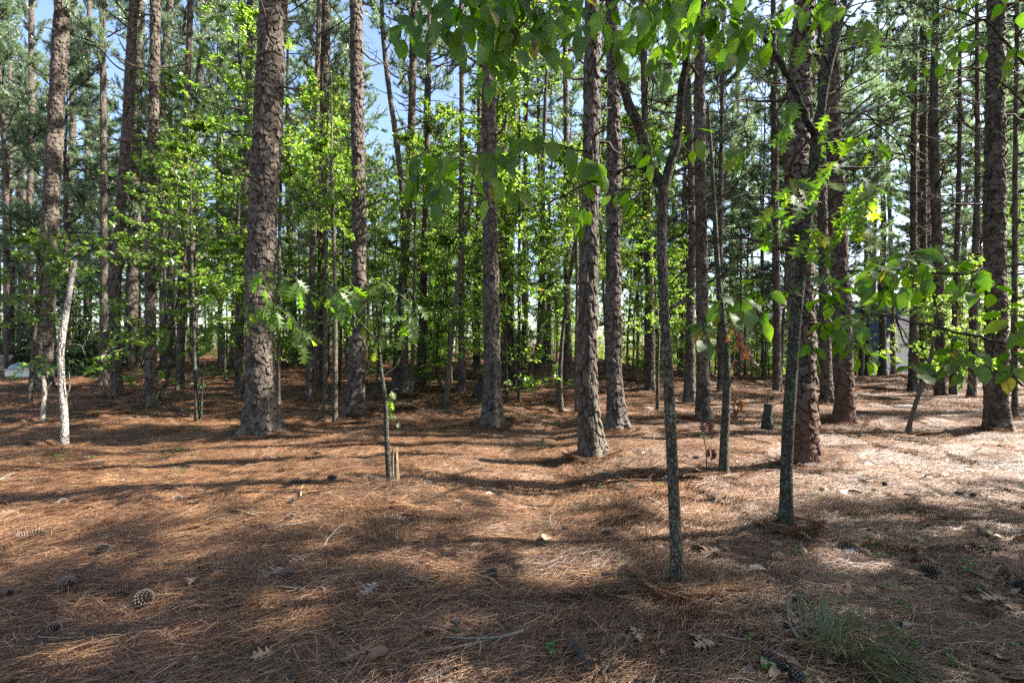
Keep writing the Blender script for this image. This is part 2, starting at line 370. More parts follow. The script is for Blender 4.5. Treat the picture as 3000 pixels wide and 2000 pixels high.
def bark_trunk(pts, rads, ns, step, plate=.075, ph=.11, depth=.014, flare=.35, seed=0, fine_top=None, lobes=5, material='pine_bark', name='trunk', knots=0):
    """pts Nx3 absolute path (base first), local to base; displaced bark plates as geometry"""
    pts = np.asarray(pts, float); base = pts[0].copy(); pts = pts - base
    pr = np.column_stack([pts, rads]); L = np.sum(np.linalg.norm(np.diff(pts, axis=0), axis=1))
    fine_top = L if fine_top is None else min(L, fine_top)
    dense = smooth_path(pr, max(30, int(L / .05)))
    s = np.concatenate([[0], np.cumsum(np.linalg.norm(np.diff(dense[:, :3], axis=0), axis=1))])
    q = np.concatenate([np.arange(-.12, fine_top, step), np.arange(fine_top, s[-1], max(step * 6, .25)), [s[-1]]])
    P = np.stack([np.interp(q, s, dense[:, k]) for k in range(4)], 1)
    P[q < 0, 2] += q[q < 0]
    T, A, B = frames(P[:, :3]); n = len(q)
    th = np.linspace(0, 2 * np.pi, ns, endpoint=False)
    Uu, Vv = np.meshgrid(th / (2 * np.pi), q, indexing='xy')
    r0 = P[:, 3].max()
    ncol = max(5, int(round(2 * math.pi * np.median(P[:max(3, n // 2), 3]) / plate)))
    ca, sa = np.cos(Uu * 2 * np.pi), np.sin(Uu * 2 * np.pi); kx = ncol / 6.283
    nA = vnoise(ca * kx * .8 + 20 + seed, sa * kx * .8 + 20, Vv / ph * .55 + 10, 3); nB = vnoise(ca * kx * .8 + 40, sa * kx * .8 + 30 + seed, Vv / ph * .55 + 30, 3)
    nC = vnoise(ca * kx * 3 + 40, sa * kx * 3 + 30 + seed, Vv / ph * 1.5 + 30, 3); nD = vnoise(ca * kx * 5 + 4, sa * kx * 5 + 13 + seed, Vv / ph * 7 + 3, 2)
    du = (nA - .5) * 1.5 / ncol + .25 / ncol * np.sin(Vv * 4.1 + seed)
    g, rid, ly = bark_cells((Uu + du) % 1.0, Vv + 2 + (nB - .5) * ph * 1.6, ncol, ph, seed)
    g2, rid2, _ = bark_cells((Uu + du * .7) % 1.0, Vv + 5 + (nB - .5) * ph, int(ncol * 1.9), ph * .42, seed + 5)
    gf = g + (nC - .5) * .28
    pl = np.clip(gf / .13, 0, 1) ** .6
    sc = np.clip(P[:, 3] / .12, .25, 1)[:, None]
    disp = depth * sc * (pl * (.5 + .8 * rid) + .6 * ly * pl + .3 * rid2 * pl + .45 * (nC - .5) + .25 * (nD - .5) - .95)
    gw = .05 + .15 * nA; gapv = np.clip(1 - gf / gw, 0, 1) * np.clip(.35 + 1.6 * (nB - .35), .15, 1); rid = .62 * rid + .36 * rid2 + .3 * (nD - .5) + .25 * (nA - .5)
    rr = P[:, 3][:, None] * (1 + flare * np.exp(-np.clip(Vv, -.1, None) / (.55 * r0 + .12)) * (1 + .75 * np.sin(th[None] * lobes + seed) + .4 * np.sin(th[None] * 3 + seed * 2)))
    rr = rr * (1 + .03 * np.sin(Vv * 2.2 + th[None] * 2 + seed) + .02 * np.sin(Vv * 6 + th[None] + seed))
    rr = rr + disp
    V = P[:, None, :3] + rr[..., None] * (np.cos(th)[None, :, None] * A[:, None] + np.sin(th)[None, :, None] * B[:, None])
    i = np.arange(n - 1)[:, None] * ns; j = np.arange(ns)[None]; j2 = (j + 1) % ns
    F = np.stack([i + j, i + j2, i + ns + j2, i + ns + j], -1).reshape(-1, 4)
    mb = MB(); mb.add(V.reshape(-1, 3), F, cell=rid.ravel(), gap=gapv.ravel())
    k = np.arange(ns); c = np.concatenate([V[-1], V[-1].mean(0)[None]])
    mb.add(c, np.stack([k, (k + 1) % ns, np.full(ns, ns)], -1))
    rr2 = np.random.RandomState(seed + 50)
    for kk in range(knots):
        h = rr2.uniform(1.6, max(2, fine_top)); p = np.array([np.interp(h, s, dense[:, c]) for c in range(4)]); a = rr2.uniform(0, 6.28)
        dv = np.array([math.cos(a), math.sin(a), rr2.uniform(-.1, .4)]); ln = rr2.uniform(.08, .5)
        tube(mb, [p[:3] + dv * p[3] * .8, p[:3] + dv * (p[3] + ln * .5), p[:3] + dv * (p[3] + ln) + np.array([0, 0, rr2.uniform(-.05, .1)])], [.014, .009, .005], 5)
    return mb.mesh(name, material, False), base

# ------------------------------------------------------------------ foliage prototypes
def tris_needles(c, d, rs, n, ln, w, spread):
    """needles fanned from points c along directions d; returns verts"""
    k = len(c); D = d[:, None] * 1.0 + rs.normal(0, spread, (k, n, 3)); D /= np.linalg.norm(D, axis=2)[..., None]
    side = np.cross(D, rs.normal(0, 1, (k, n, 3))); side /= np.linalg.norm(side, axis=2)[..., None] + 1e-9
    st = c[:, None] - d[:, None] * rs.uniform(0, .09, (k, n, 1)); tip = st + D * ln * rs.uniform(.75, 1.15, (k, n, 1)); tip[..., 2] -= ln * .12
    V = np.stack([st - side * w, st + side * w, tip], 2).reshape(-1, 3); return V
def wander(rs, p, d, L, n, jit, up=0.0):
    P = [np.array(p, float)]; d = np.array(d, float)
    for i in range(n):
        d = d + rs.normal(0, jit, 3) + np.array([0, 0, up]); d /= np.linalg.norm(d); P.append(P[-1] + d * L / n)
    return np.array(P), d
def pine_crown(seed, H=9.0, nb=44, rmax=2.6, tufts=True, dens=1.0):
    rs = np.random.RandomState(seed); wood = MB(); C = []; D = []
    for b in range(nb):
        t = (b + rs.rand()) / nb; z = H * t ** .95; a = rs.uniform(0, 6.283)
        L = rmax * (1 - .72 * t) * rs.uniform(.6, 1.15) * (.75 if t < .12 else 1)
        d = np.array([math.cos(a), math.sin(a), rs.uniform(-.05, .35) + .5 * t])
        P, dl = wander(rs, (0, 0, z), d, L, 6, .13, .05)
        tube(wood, P, np.linspace(.034 * (1 - .5 * t), .009, len(P)), 4)
        for s in range(int(8 * dens) + 2):
            q = rs.uniform(.3, 1.0); k = min(int(q * 6), 5); p0 = P[k] + (P[k + 1] - P[k]) * (q * 6 - k if k < 5 else rs.rand())
            ang = rs.choice([-1, 1]) * rs.uniform(.4, 1.2); dd = P[k + 1] - P[k]; dd /= np.linalg.norm(dd)
            d2 = np.array([dd[0] * math.cos(ang) - dd[1] * math.sin(ang), dd[0] * math.sin(ang) + dd[1] * math.cos(ang), dd[2] + rs.uniform(-.1, .35)])
            P2, _ = wander(rs, p0, d2, L * rs.uniform(.18, .4), 3, .2, .08)
            tube(wood, P2, np.linspace(.011, .005, 4), 3, cap=False)
            for m in (1, 2, 3):
                if rs.rand() < .9: C.append(P2[m] + rs.normal(0, .03, 3)); dv = P2[m] - P2[m - 1]; D.append(dv / np.linalg.norm(dv) + np.array([0, 0, .25]))
        C.append(P[-1]); D.append(dl)
    C = np.array(C); D = np.array(D); V = tris_needles(C, D, rs, 40, .20, .0055, .62)
    nd = MB(); nd.add(V, np.arange(len(V)).reshape(-1, 3)); return nd, wood
def dead_limbs(seed, H=8.0, n=16):
    rs = np.random.RandomState(seed); wood = MB()
    for b in range(n):
        z = H * (b + rs.rand()) / n; a = rs.uniform(0, 6.283); L = rs.uniform(.4, 2.4) * (.5 + .6 * z / H)
        P, _ = wander(rs, (0, 0, z), (math.cos(a), math.sin(a), rs.uniform(-.15, .3)), L, 7, .22, .0)
        tube(wood, P, np.linspace(.026, .006, len(P)), 4)
        for s in range(rs.randint(1, 5)):
            k = rs.randint(2, 7); P2, _ = wander(rs, P[k], rs.normal(0, 1, 3) * [1, 1, .5], L * rs.uniform(.2, .5), 4, .3)
            tube(wood, P2, np.linspace(.010, .004, 5), 3, cap=False)
    return wood
def leaf_quads(c, d, rs, ln, w):
    """diamond leaves, folded along the rib: 4 verts + 2 tris; c base, d direction"""
    k = len(c); nrm = rs.normal(0, .45, (k, 3)) + np.array([0, 0, 1.]); d = d / np.linalg.norm(d, axis=1)[:, None]
    side = np.cross(d, nrm); side /= np.linalg.norm(side, axis=1)[:, None] + 1e-9
    l = ln * rs.uniform(.65, 1.2, (k, 1)); nn = np.cross(side, d)
    a = c; b = c + d * l * .45 + side * l * w + nn * l * .08; t = c + d * l - nn * l * .1; e = c + d * l * .45 - side * l * w + nn * l * .08
    V = np.stack([a, b, t, e], 1).reshape(-1, 3); i = np.arange(k)[:, None] * 4
    return V, np.concatenate([i + [0, 1, 2], i + [0, 2, 3]], 0)
def broad_crown(seed, H=4.0, rad=1.8, nb=26, nl=2600, ln=.085, w=.28, flat=.25, low=.0):
    rs = np.random.RandomState(seed); wood = MB(); C = []; D = []
    P0, _ = wander(rs, (0, 0, 0), (0, 0, 1), H * .95, 10, .06, .12); tube(wood, P0, np.linspace(.035, .006, 11), 5)
    segs = []
    for b in range(nb):
        t = low + (1 - low) * (b + rs.rand()) / nb; k = min(int(t * 10), 9); a = rs.uniform(0, 6.283)
        L = rad * rs.uniform(.55, 1.1) * math.sin(math.pi * min(1, .25 + .75 * t)) ** .6 if t < .97 else rad * .3
        P, dl = wander(rs, P0[k], (math.cos(a), math.sin(a), rs.uniform(.0, .5)), L, 6, .16, .0)
        tube(wood, P, np.linspace(.014, .004, 7), 4, cap=False)
        for s in range(7):
            k2 = rs.randint(1, 7); P2, _ = wander(rs, P[k2], (rs.normal(), rs.normal(), rs.normal() * flat), L * rs.uniform(.2, .45), 4, .25)
            tube(wood, P2, np.linspace(.006, .002, 5), 3, cap=False); segs.append(P2)
        segs.append(P[3:])
    per = max(1, nl // len(segs))
    for P2 in segs:
        q = rs.uniform(0, 1, per) ** .8 * (len(P2) - 1.001); k = q.astype(int); f = (q - k)[:, None]
        c = P2[k] * (1 - f) + P2[k + 1] * f + rs.normal(0, .03, (per, 3)); dd = (P2[k + 1] - P2[k]); dd /= np.linalg.norm(dd, axis=1)[:, None]
        dd = dd * .6 + rs.normal(0, .6, (per, 3)); dd[:, 2] = dd[:, 2] * flat * 1.3 - .35
        C.append(c); D.append(dd)
    C = np.concatenate(C); D = np.concatenate(D); V, F = leaf_quads(C, D, rs, ln, w)
    lf = MB(); lf.add(V, F); return lf, wood
PINE = []; 
for s in range(5):
    nd, wd = pine_crown(100 + s, H=[9, 8, 10, 7.5, 9][s], rmax=[2.6, 2.3, 2.9, 2.5, 2.2][s], nb=[44, 36, 48, 38, 34][s])
    PINE.append((nd.mesh('pine_needle_crown', 'pine_needles', False), wd.mesh('pine_limbs', 'twig')))
DEAD = [dead_limbs(200 + s).mesh('dead_limbs', 'twig') for s in range(4)]
BROAD = []
for s in range(5):
    lf, wd = broad_crown(300 + s, H=[4, 5, 3.2, 4.5, 6][s], rad=[1.7, 2.0, 1.6, 1.5, 2.2][s], nb=[24, 30, 20, 26, 34][s], nl=[3700, 4800, 2900, 3700, 5800][s], ln=.10, w=.3)
    BROAD.append((lf.mesh('broad_leaf_crown', 'understory_leaf', False), wd.mesh('broad_limbs', 'twig')))
BUSH = []
for s in range(3):
    lf, wd = broad_crown(340 + s, H=[1.8, 2.6, 1.2][s], rad=[1.2, 1.3, 1.0][s], nb=26, nl=3600, ln=.07, w=.26, flat=.7)
    BUSH.append((lf.mesh('shrub_leaves', 'evergreen_leaf', False), wd.mesh('shrub_stems', 'twig')))
    lf2 = lf.mesh('shrub_leaves_green', 'understory_leaf', False); BUSH.append((lf2, BUSH[-1][1]))

def filler_trunk(seed, H=20., r=.15):
    rs = np.random.RandomState(seed); z = np.linspace(0, H, 8); x = np.cumsum(rs.normal(0, .07, 8)); y = np.cumsum(rs.normal(0, .07, 8)); x[0] = y[0] = 0
    pts = np.column_stack([x, y, z]); rad = r * np.interp(z / H, [0, .05, .5, 1], [1.12, 1, .72, .12])
    me, _ = bark_trunk(pts, rad, 14, .13, plate=.09, ph=.22, depth=.014, seed=seed, fine_top=14); return me, pts
FILL = []
for s in range(6): FILL.append(filler_trunk(400 + s))

# ------------------------------------------------------------------ tree table (photo pixels: x, y, trunk width)
ALL = []      # (empty, px, kind) for auto labels
def trunk_from_px(spec, total=18., d=None):
    """spec: list of (px,py,w) base first. returns pts, radii, depth"""
    b = G(spec[0][0], spec[0][1]) if d is None else PT(spec[0][0], spec[0][1], d)
    if d is None: d = b[1]
    b[2] = float(height(b[0], b[1]))
    pts = [b]; cf = lambda x: .97 / math.sqrt(1 + ((x - 1500) / FPX) ** 2)
    rad = [spec[0][2] / 2 * d / FPX * cf(spec[0][0])]
    for (x, y, w) in spec[1:]:
        pts.append(PT(x, y, d)); rad.append(w / 2 * d / FPX * cf(x))
    if total:
        top = pts[-1]
        if top[2] - b[2] < total - 1:
            dv = (top - pts[0]); dv = dv / dv[2]; dz = total - (top[2] - b[2]); h0 = top[2] - b[2]
            for q in (.35, .7, 1.0):
                p = top + np.array([dv[0] * .35, dv[1] * .35, 1]) * dz * q; pts.append(p); rad.append(rad[len(spec) - 1] * (1 - .8 * q))
    return np.array(pts), np.array(rad), d
def pine(spec, label=None, total=18., seed=None, d=None, material='pine_bark', crown=True, flare=.3, plate=.075, ph=.11, depth=.014, cat='pine tree', dead=True, kind='pine_tree', group=None, knots=4, cs=1.0):
    seed = R.randint(1000) if seed is None else seed
    total = total + R.uniform(-1.5, 2.5)
    pts, rad, d = trunk_from_px(spec, total, d)
    wpx = rad[1] * 2 * 455 / d if len(rad) > 1 else rad[0] * 2 * 455 / d
    ns = int(np.clip(wpx * 3.6, 18, 116)); step = max(.014, d / 455 * 1.0)
    top_vis = CAMH + .78 * d + .4
    me, base = bark_trunk(pts, rad, ns, step, plate, ph, depth, flare, seed, fine_top=top_vis, material=material, knots=knots)
    e = empty(kind, base, label, cat, group)
    link('trunk', me, e)
    if crown:
        H = pts[-1][2] - base[2]; k = seed % 5; cz = H - [9, 8, 10, 7.5, 9][k] * .95
        p = np.array([np.interp(cz + base[2], pts[:, 2], pts[:, c]) for c in range(2)]) - base[:2]
        rz = U(0, 6.28); sc = U(.9, 1.15); s_ = (sc * .66 * cs, sc * .66 * cs, sc * (.7 + .3 * cs))
        o = link('crown', PINE[k][0], e, (p[0], p[1], cz), sc=s_); o.rotation_euler = (0, 0, rz)
        o = link('limbs', PINE[k][1], e, (p[0], p[1], cz), sc=s_); o.rotation_euler = (0, 0, rz)
        if dead:
            dz = max(3.5, cz - 7.5); p = np.array([np.interp(dz + 3 + base[2], pts[:, 2], pts[:, c]) for c in range(2)]) - base[:2]
            o = link('dead_limbs', DEAD[seed % 4], e, (p[0], p[1], dz), kind='stuff'); o.rotation_euler = (0, 0, rz)
    if crown and spec[0][0] > 1850:
        o = link('dead_limbs', DEAD[(seed + 1) % 4], e, (p[0], p[1], max(2.6, cz - 9)), sc=(1.25, 1.25, 1), kind='stuff'); o.rotation_euler = (0, 0, rz + 1)
    ALL.append((e, spec[0][0], kind if label is None else None, d, rad[0]))
    return e, pts, rad, d
for (mx, my, mr, mh) in ((768, 1270, .62, .09), (1443, 1243, .6, .09), (1737, 1330, .45, .07), (1808, 1258, .5, .07), (2358, 1360, .5, .07), (2475, 1237, .6, .08), (1410, 1140, .7, .06), (1984, 1715, .3, .05), (2303, 1538, .3, .05), (2922, 1258, .6, .08), (1040, 1213, .8, .04), (560, 1190, 1.2, .06)):
    g = G(mx, my); MOUNDS.append((g[0], g[1], mr, mh))
NEAR = dict(plate=.092, ph=.15, depth=.026)
T2_ = dict(plate=.07, ph=.13, depth=.02); T3_ = dict(plate=.08, ph=.19, depth=.024); T7_ = dict(plate=.105, ph=.12, depth=.024)
T1 = pine([(768, 1270, 104), (762, 1100, 90), (760, 900, 88), (767, 700, 87), (785, 350, 86), (801, 0, 84)], 'thick flaky-barked pine with a wide flared foot, thickest trunk left of centre', 20, 1, flare=.30, plate=.078, ph=.13, depth=.026)
T2 = pine([(1443, 1243, 60), (1442, 1100, 53), (1438, 800, 46), (1434, 500, 44), (1430, 0, 40)], 'dark straight pine in the centre with a small dark stump at its left foot', 19, 2, flare=.3, **T2_)
T3 = pine([(1737, 1330, 78), (1724, 1200, 66), (1720, 1080, 62), (1723, 880, 57), (1729, 600, 54), (1734, 300, 50), (1736, 0, 46)], 'pine with a brightly sunlit white foot, bent at its base, right of centre', 18, 3, flare=.3, **T3_)
T4 = pine([(1808, 1258, 62), (1800, 1120, 50), (1797, 900, 47), (1797, 700, 45), (1799, 450, 42), (1792, 0, 37)], 'shaded pine standing just behind the sunlit white-footed pine', 18, 4, flare=.3, cs=.5, **NEAR)
T5 = pine([(2358, 1360, 90), (2354, 1200, 86), (2350, 1000, 82), (2340, 700, 82), (2334, 450, 80), (2346, 220, 72), (2357, 0, 66)], 'big pine with reddish blocky bark and a sunlit right edge behind dark sapling', 19, 5, material='pine_bark_red', flare=.18, plate=.10, ph=.12, depth=.03)
T6 = pine([(2475, 1237, 66), (2472, 1100, 58), (2466, 900, 56), (2452, 600, 52), (2441, 350, 48), (2431, 0, 40)], 'pine just right of the big reddish blocky-barked pine', 18, 6, cs=.6, flare=.22, material='pine_bark_red', **NEAR)
T7 = pine([(2922, 1258, 82), (2918, 1150, 76), (2920, 1000, 74), (2913, 700, 68), (2915, 400, 66), (2917, 0, 56)], 'large dark pine with scaly bark at the right edge of the clearing', 20, 7, flare=.28, cs=.5, **T7_)
P2 = pine([(128, 1140, 62), (130, 1000, 58), (144, 700, 55), (160, 400, 53), (183, 0, 49)], 'tall pine leaning right behind the white broken snag', 20, 8, **NEAR)
P8 = pine([(443, 1195, 42), (441, 1050, 36), (440, 800, 33), (450, 300, 32), (455, 0, 31)], 'dark pine, frontmost of the left pine row between snag and thick pine', 19, 9, **NEAR)
P17 = pine([(1040, 1213, 58), (1046, 1050, 50), (1053, 800, 42), (1050, 500, 41), (1043, 0, 38)], 'dark pine with patchy sunlit foot right of the thick flaky pine', 19, 10, **NEAR)
MID = [
 [(85, 1065, 26), (88, 700, 24), (92, 300, 22), (92, 0, 18)], [(190, 1050, 24), (200, 700, 23), (212, 400, 24), (217, 0, 18)],
 [(257, 1045, 30), (256, 700, 22), (258, 300, 18), (262, 0, 14)], [(306, 1129, 34), (304, 900, 25), (304, 600, 22), (302, 250, 20), (300, 0, 18)],
 [(342, 1162, 38), (338, 950, 34), (346, 700, 34), (366, 450, 33), (385, 150, 33), (394, 0, 32)], [(384, 1080, 51), (388, 850, 44), (395, 650, 40), (401, 350, 30), (412, 0, 25)],
 [(478, 1088, 22), (476, 700, 20), (474, 400, 18), (484, 150, 20), (499, 0, 20)], [(503, 1077, 24), (500, 800, 20), (500, 500, 14), (498, 200, 10)],
 [(528, 1146, 30), (530, 950, 26), (534, 700, 24), (543, 420, 20), (552, 200, 20), (558, 0, 19)], [(572, 1085, 22), (562, 700, 20), (572, 400, 20), (600, 0, 16)],
 [(645, 1068, 16), (645, 700, 15), (647, 400, 14), (650, 0, 12)], [(702, 1160, 31), (702, 950, 28), (714, 650, 24), (728, 300, 22), (732, 0, 17)],
 [(678, 1075, 20), (688, 850, 15), (698, 650, 13), (705, 0, 10)], [(908, 1178, 26), (910, 950, 22), (920, 600, 18), (930, 200, 16), (935, 0, 14)],
 [(931, 1120, 25), (938, 900, 24), (948, 500, 26), (955, 0, 26)], [(1160, 1148, 31), (1175, 880, 26), (1190, 700, 23), (1207, 300, 22), (1213, 0, 20)],
 [(1186, 1155, 22), (1184, 900, 20), (1180, 600, 18), (1120, 60, 13), (1118, 0, 12)], [(1230, 1130, 26), (1238, 900, 20), (1244, 700, 19), (1254, 300, 16), (1258, 0, 14)],
 [(1353, 1148, 23), (1352, 950, 20), (1352, 700, 17), (1353, 300, 15), (1352, 0, 14)], [(1397, 1100, 23), (1397, 900, 20), (1403, 600, 16), (1405, 0, 12)],
 [(1472, 1130, 24), (1474, 700, 22), (1476, 400, 20), (1480, 0, 14)], [(1502, 1118, 27), (1496, 900, 22), (1499, 600, 20), (1510, 200, 15), (1505, 0, 13)],
 [(1535, 1065, 16), (1535, 800, 14), (1540, 400, 12), (1545, 0, 10)], [(1664, 1124, 28), (1662, 900, 20), (1660, 600, 17), (1658, 300, 16), (1655, 0, 14)],
 [(1905, 1145, 28), (1906, 950, 26), (1898, 700, 24), (1890, 400, 20), (1885, 0, 18)], [(2020, 1184, 37), (2022, 950, 27), (2027, 700, 22), (2020, 350, 18), (2008, 0, 16)],
 [(2060, 1231, 44), (2058, 1050, 38), (2056, 750, 36), (2050, 400, 34), (2050, 0, 30)], [(2150, 1078, 24), (2147, 700, 22), (2158, 400, 16), (2165, 0, 14)],
 [(2203, 1062, 10), (2203, 800, 9), (2206, 400, 8)], [(2277, 1151, 29), (2275, 900, 25), (2270, 500, 23), (2265, 0, 15)],
 [(2422, 1182, 40), (2416, 950, 34), (2410, 600, 28), (2405, 0, 22)], [(2675, 1146, 33), (2677, 900, 26), (2676, 600, 22), (2682, 0, 14)],
 [(2755, 1162, 36), (2750, 900, 32), (2742, 600, 32), (2736, 300, 26), (2742, 0, 20)], [(2792, 1160, 24), (2798, 900, 20), (2810, 500, 16), (2812, 0, 10)],
 [(2848, 1167, 28), (2853, 900, 29), (2862, 600, 20), (2862, 0, 12)], [(2704, 1142, 22), (2706, 700, 20), (2708, 400, 18), (2712, 0, 12)],
 [(2973, 1228, 22), (2972, 900, 20), (2975, 400, 16), (2980, 0, 14)], [(2112, 1150, 21), (2110, 900, 17), (2112, 500, 14), (2120, 0, 11)],
 [(815, 1190, 13), (816, 900, 11), (822, 500, 10), (826, 0, 8)], [(1975, 1070, 16), (1976, 700, 15), (1965, 300, 14), (1962, 0, 10)],
 [(30, 1055, 20), (28, 700, 18), (30, 300, 15), (28, 0, 12)], [(2560, 1090, 16), (2562, 700, 14), (2570, 300, 12), (2572, 0, 10)], [(2617, 1095, 18), (2612, 800, 15), (2600, 400, 12), (2600, 0, 9)],
]
_pr = np.random.RandomState(2)
for i, sp in enumerate(MID): pine(sp, None, 17.5, 20 + i, plate=float(_pr.uniform(.06, .1)), ph=float(_pr.uniform(.1, .2)), depth=float(_pr.uniform(.014, .022)), knots=3, cs=.5 if i in (25, 26, 30, 32, 36, 23, 35) else .9)

# ------------------------------------------------------------------ saplings, snags
def slim(spec, label, mat_='sapling_bark', kind='sapling', cat='sapling', extra=(), total=None, crown=None, d=None, ns=30, plate=.022, ph=.04, depth=.006, flare=.25, seed=0, step=None):
    pts, rad, d = trunk_from_px(spec, total, d)
    me, base = bark_trunk(pts, rad, ns, step or max(.009, d / 455 * 1.1), plate, ph, depth, flare, seed, fine_top=CAMH + .8 * d, material=mat_, knots=0)
    e = empty(kind, base, label, cat); link('trunk', me, e)
    if len(extra):
        for br in extra:
            b = MB(); dd = br.get('d', d); dz = br.get('dd', 0.)
            n = len(br['p']); P = [PT(x, y, dd + dz * i / (n - 1)) for i, (x, y) in enumerate(br['p'])]
            P = smooth_path(np.array(P), 4 * n); P = P + np.random.RandomState(seed + n).normal(0, .004, P.shape)
            w = np.linspace(br['w'][0], br['w'][1], len(P)) / 2 * dd / FPX
            tube(b, P - base, w, 8); link('branch', b.mesh('branch', mat_), e)
    if crown:
        k, z, sc = crown; o = link('crown', BROAD[k][0], e, tuple(pts[-1] - base + np.array([0, 0, z])), sc=sc); link('limbs', BROAD[k][1], e, tuple(pts[-1] - base + np.array([0, 0, z])), sc=sc)
    ALL.append((e, spec[0][0], kind if label is None else None, d, rad[0]))
    return e, base, d
S1, S1b, S1d = slim([(1984, 1715, 40), (1980, 1600, 36), (1974, 1450, 34), (1962, 1200, 33), (1946, 900, 31), (1938, 700, 31), (1944, 540, 34)],
    'slender forked sapling in the foreground with big leaves overhead', 'sapling_bark', seed=1,
    extra=[dict(p=[(1944, 545), (1906, 495), (1882, 400), (1844, 304), (1817, 214), (1800, 90), (1790, -60), (1770, -240)], w=(34, 19), dd=.1),
           dict(p=[(1946, 548), (1960, 500), (1982, 424), (1992, 312), (2009, 180), (2030, 30), (2040, -120), (2060, -300)], w=(28, 15), dd=-.1),
           dict(p=[(1906, 497), (1844, 491), (1777, 518), (1714, 540), (1625, 585), (1549, 611), (1482, 630), (1420, 660)], w=(10, 3), dd=-.2),
           dict(p=[(1815, 505), (1759, 495), (1714, 446), (1647, 428), (1580, 415), (1491, 413), (1430, 420), (1320, 470)], w=(7, 2.5), dd=-.3),
           dict(p=[(1945, 915), (2000, 880), (2045, 843), (2125, 803), (2192, 789), (2250, 800)], w=(13, 5), dd=.4),
           dict(p=[(1800, 90), (1700, 20), (1560, -40), (1420, -90)], w=(9, 4), dd=-.5), dict(p=[(2028, 40), (2120, -20), (2260, -60), (2400, -90)], w=(9, 4), dd=-.5)])
for nm, me in zip(('crown', 'limbs'), BROAD[2]): link(nm, me, S1, (-.1, 0, 4.25), sc=.95)  # unseen crown above the frame, added to shade the front ground
S5, S5b, S5d = slim([(2303, 1538, 42), (2304, 1400, 37), (2310, 1235, 38), (2322, 1060, 38), (2340, 850, 36), (2368, 620, 34), (2386, 469, 34), (2394, 395, 38), (2411, 290, 27), (2428, 200, 25), (2455, 90, 25), (2475, -20, 24)],
    'dark lichen-covered sapling in front of the big reddish pine, forking overhead', 'lichen_bark', seed=2, total=6,
    extra=[dict(p=[(2393, 400), (2370, 366), (2344, 304), (2312, 232), (2268, 156), (2232, 107), (2180, 30), (2150, -60)], w=(20, 8), dd=-.4),
           dict(p=[(2400, 402), (2440, 385), (2473, 362), (2527, 330), (2580, 308), (2640, 285), (2720, 275)], w=(10, 3), dd=.3),
           dict(p=[(2527, 332), (2600, 390), (2645, 450), (2665, 520)], w=(5, 2.5), dd=.1),
           dict(p=[(2390, 535), (2429, 491), (2473, 469), (2536, 451), (2560, 440)], w=(7, 2.5), dd=-.2),
           dict(p=[(2428, 200), (2400, 130), (2390, 60), (2330, 20)], w=(8, 3), dd=-.2), dict(p=[(2440, 150), (2480, 60), (2540, 0), (2570, -60)], w=(7, 4), dd=.2),
           dict(p=[(2360, 660), (2310, 600), (2240, 575), (2150, 585), (2080, 560)], w=(6, 2.5), dd=.3),
           dict(p=[(2412, 290), (2470, 250), (2500, 130), (2480, 90)], w=(6, 3), dd=.1), dict(p=[(2473, 362), (2560, 350), (2640, 380), (2800, 420)], w=(5, 2), dd=.2)])
S3, S3b, S3d = slim([(2120, 1397, 30), (2124, 1250, 27), (2130, 1100, 25), (2120, 960, 20), (2104, 800, 17), (2092, 600, 14), (2082, 420, 10), (2074, 300, 6)],
    'thin dark lichened sapling with dead brown leaves between the two foreground saplings', 'lichen_bark', seed=3,
    extra=[dict(p=[(2128, 1130), (2150, 1110), (2165, 1060), (2175, 1020)], w=(6, 3)), dict(p=[(2118, 960), (2150, 930), (2200, 900), (2215, 1020)], w=(5, 2), dd=-.1),
           dict(p=[(2098, 700), (2060, 640), (2020, 540)], w=(5, 2)), dict(p=[(2093, 620), (2150, 580), (2230, 570), (2290, 620)], w=(5, 2), dd=.2)])
SN, SNb, SNd = slim([(190, 1312, 27), (188, 1220, 25), (181, 1120, 22), (178, 1030, 22), (184, 970, 24), (200, 880, 19), (213, 800, 16), (221, 762, 15)],
    'white broken snag standing bright in the sun at the left', 'snag_wood', 'dead_snag', 'dead tree', seed=4, plate=.03, ph=.05, depth=.012, flare=.1,
    extra=[dict(p=[(182, 1005), (165, 1000), (147, 995)], w=(9, 5)), dict(p=[(190, 930), (178, 922)], w=(8, 3)), dict(p=[(181, 1010), (230, 1010), (236, 1012), (250, 1042)], w=(3, 2), dd=.1), dict(p=[(196, 1160), (205, 1130), (203, 1090)], w=(4, 2))])
slim([(125, 1243, 20), (128, 1190, 17), (131, 1130, 16), (126, 1100, 13)], 'short broken grey snag left of the white snag', 'pale_twig', 'dead_snag', 'dead tree', seed=5, depth=.01,
    extra=[dict(p=[(131, 1130), (110, 1120), (100, 1112)], w=(4, 2)), dict(p=[(128, 1150), (145, 1130), (150, 1118)], w=(4, 2))])
slim([(85, 1187, 18), (92, 1100, 15), (100, 1000, 13), (107, 900, 12), (112, 700, 9)], 'thin leaning sapling with a pale sunlit edge beside the pale planter box', 'sapling_bark', seed=6, total=5, crown=(2, -2.0, .8))
slim([(578, 1236, 17), (574, 1150, 13), (570, 1050, 12), (566, 900, 10), (560, 700, 8)], 'thin grey sapling right of the front left-row pine', 'lichen_bark', seed=7, total=6, crown=(3, -3.5, .8), extra=[dict(p=[(590, 1220), (592, 1150), (598, 1090), (600, 1060)], w=(6, 4))])
slim([(953, 1208, 16), (954, 1000, 13), (956, 700, 11), (958, 500, 9)], 'slim straight sapling with tan sunlit foot, second right of the thick pine', 'sapling_bark', seed=8, total=8, crown=(0, -3.5, 1.))
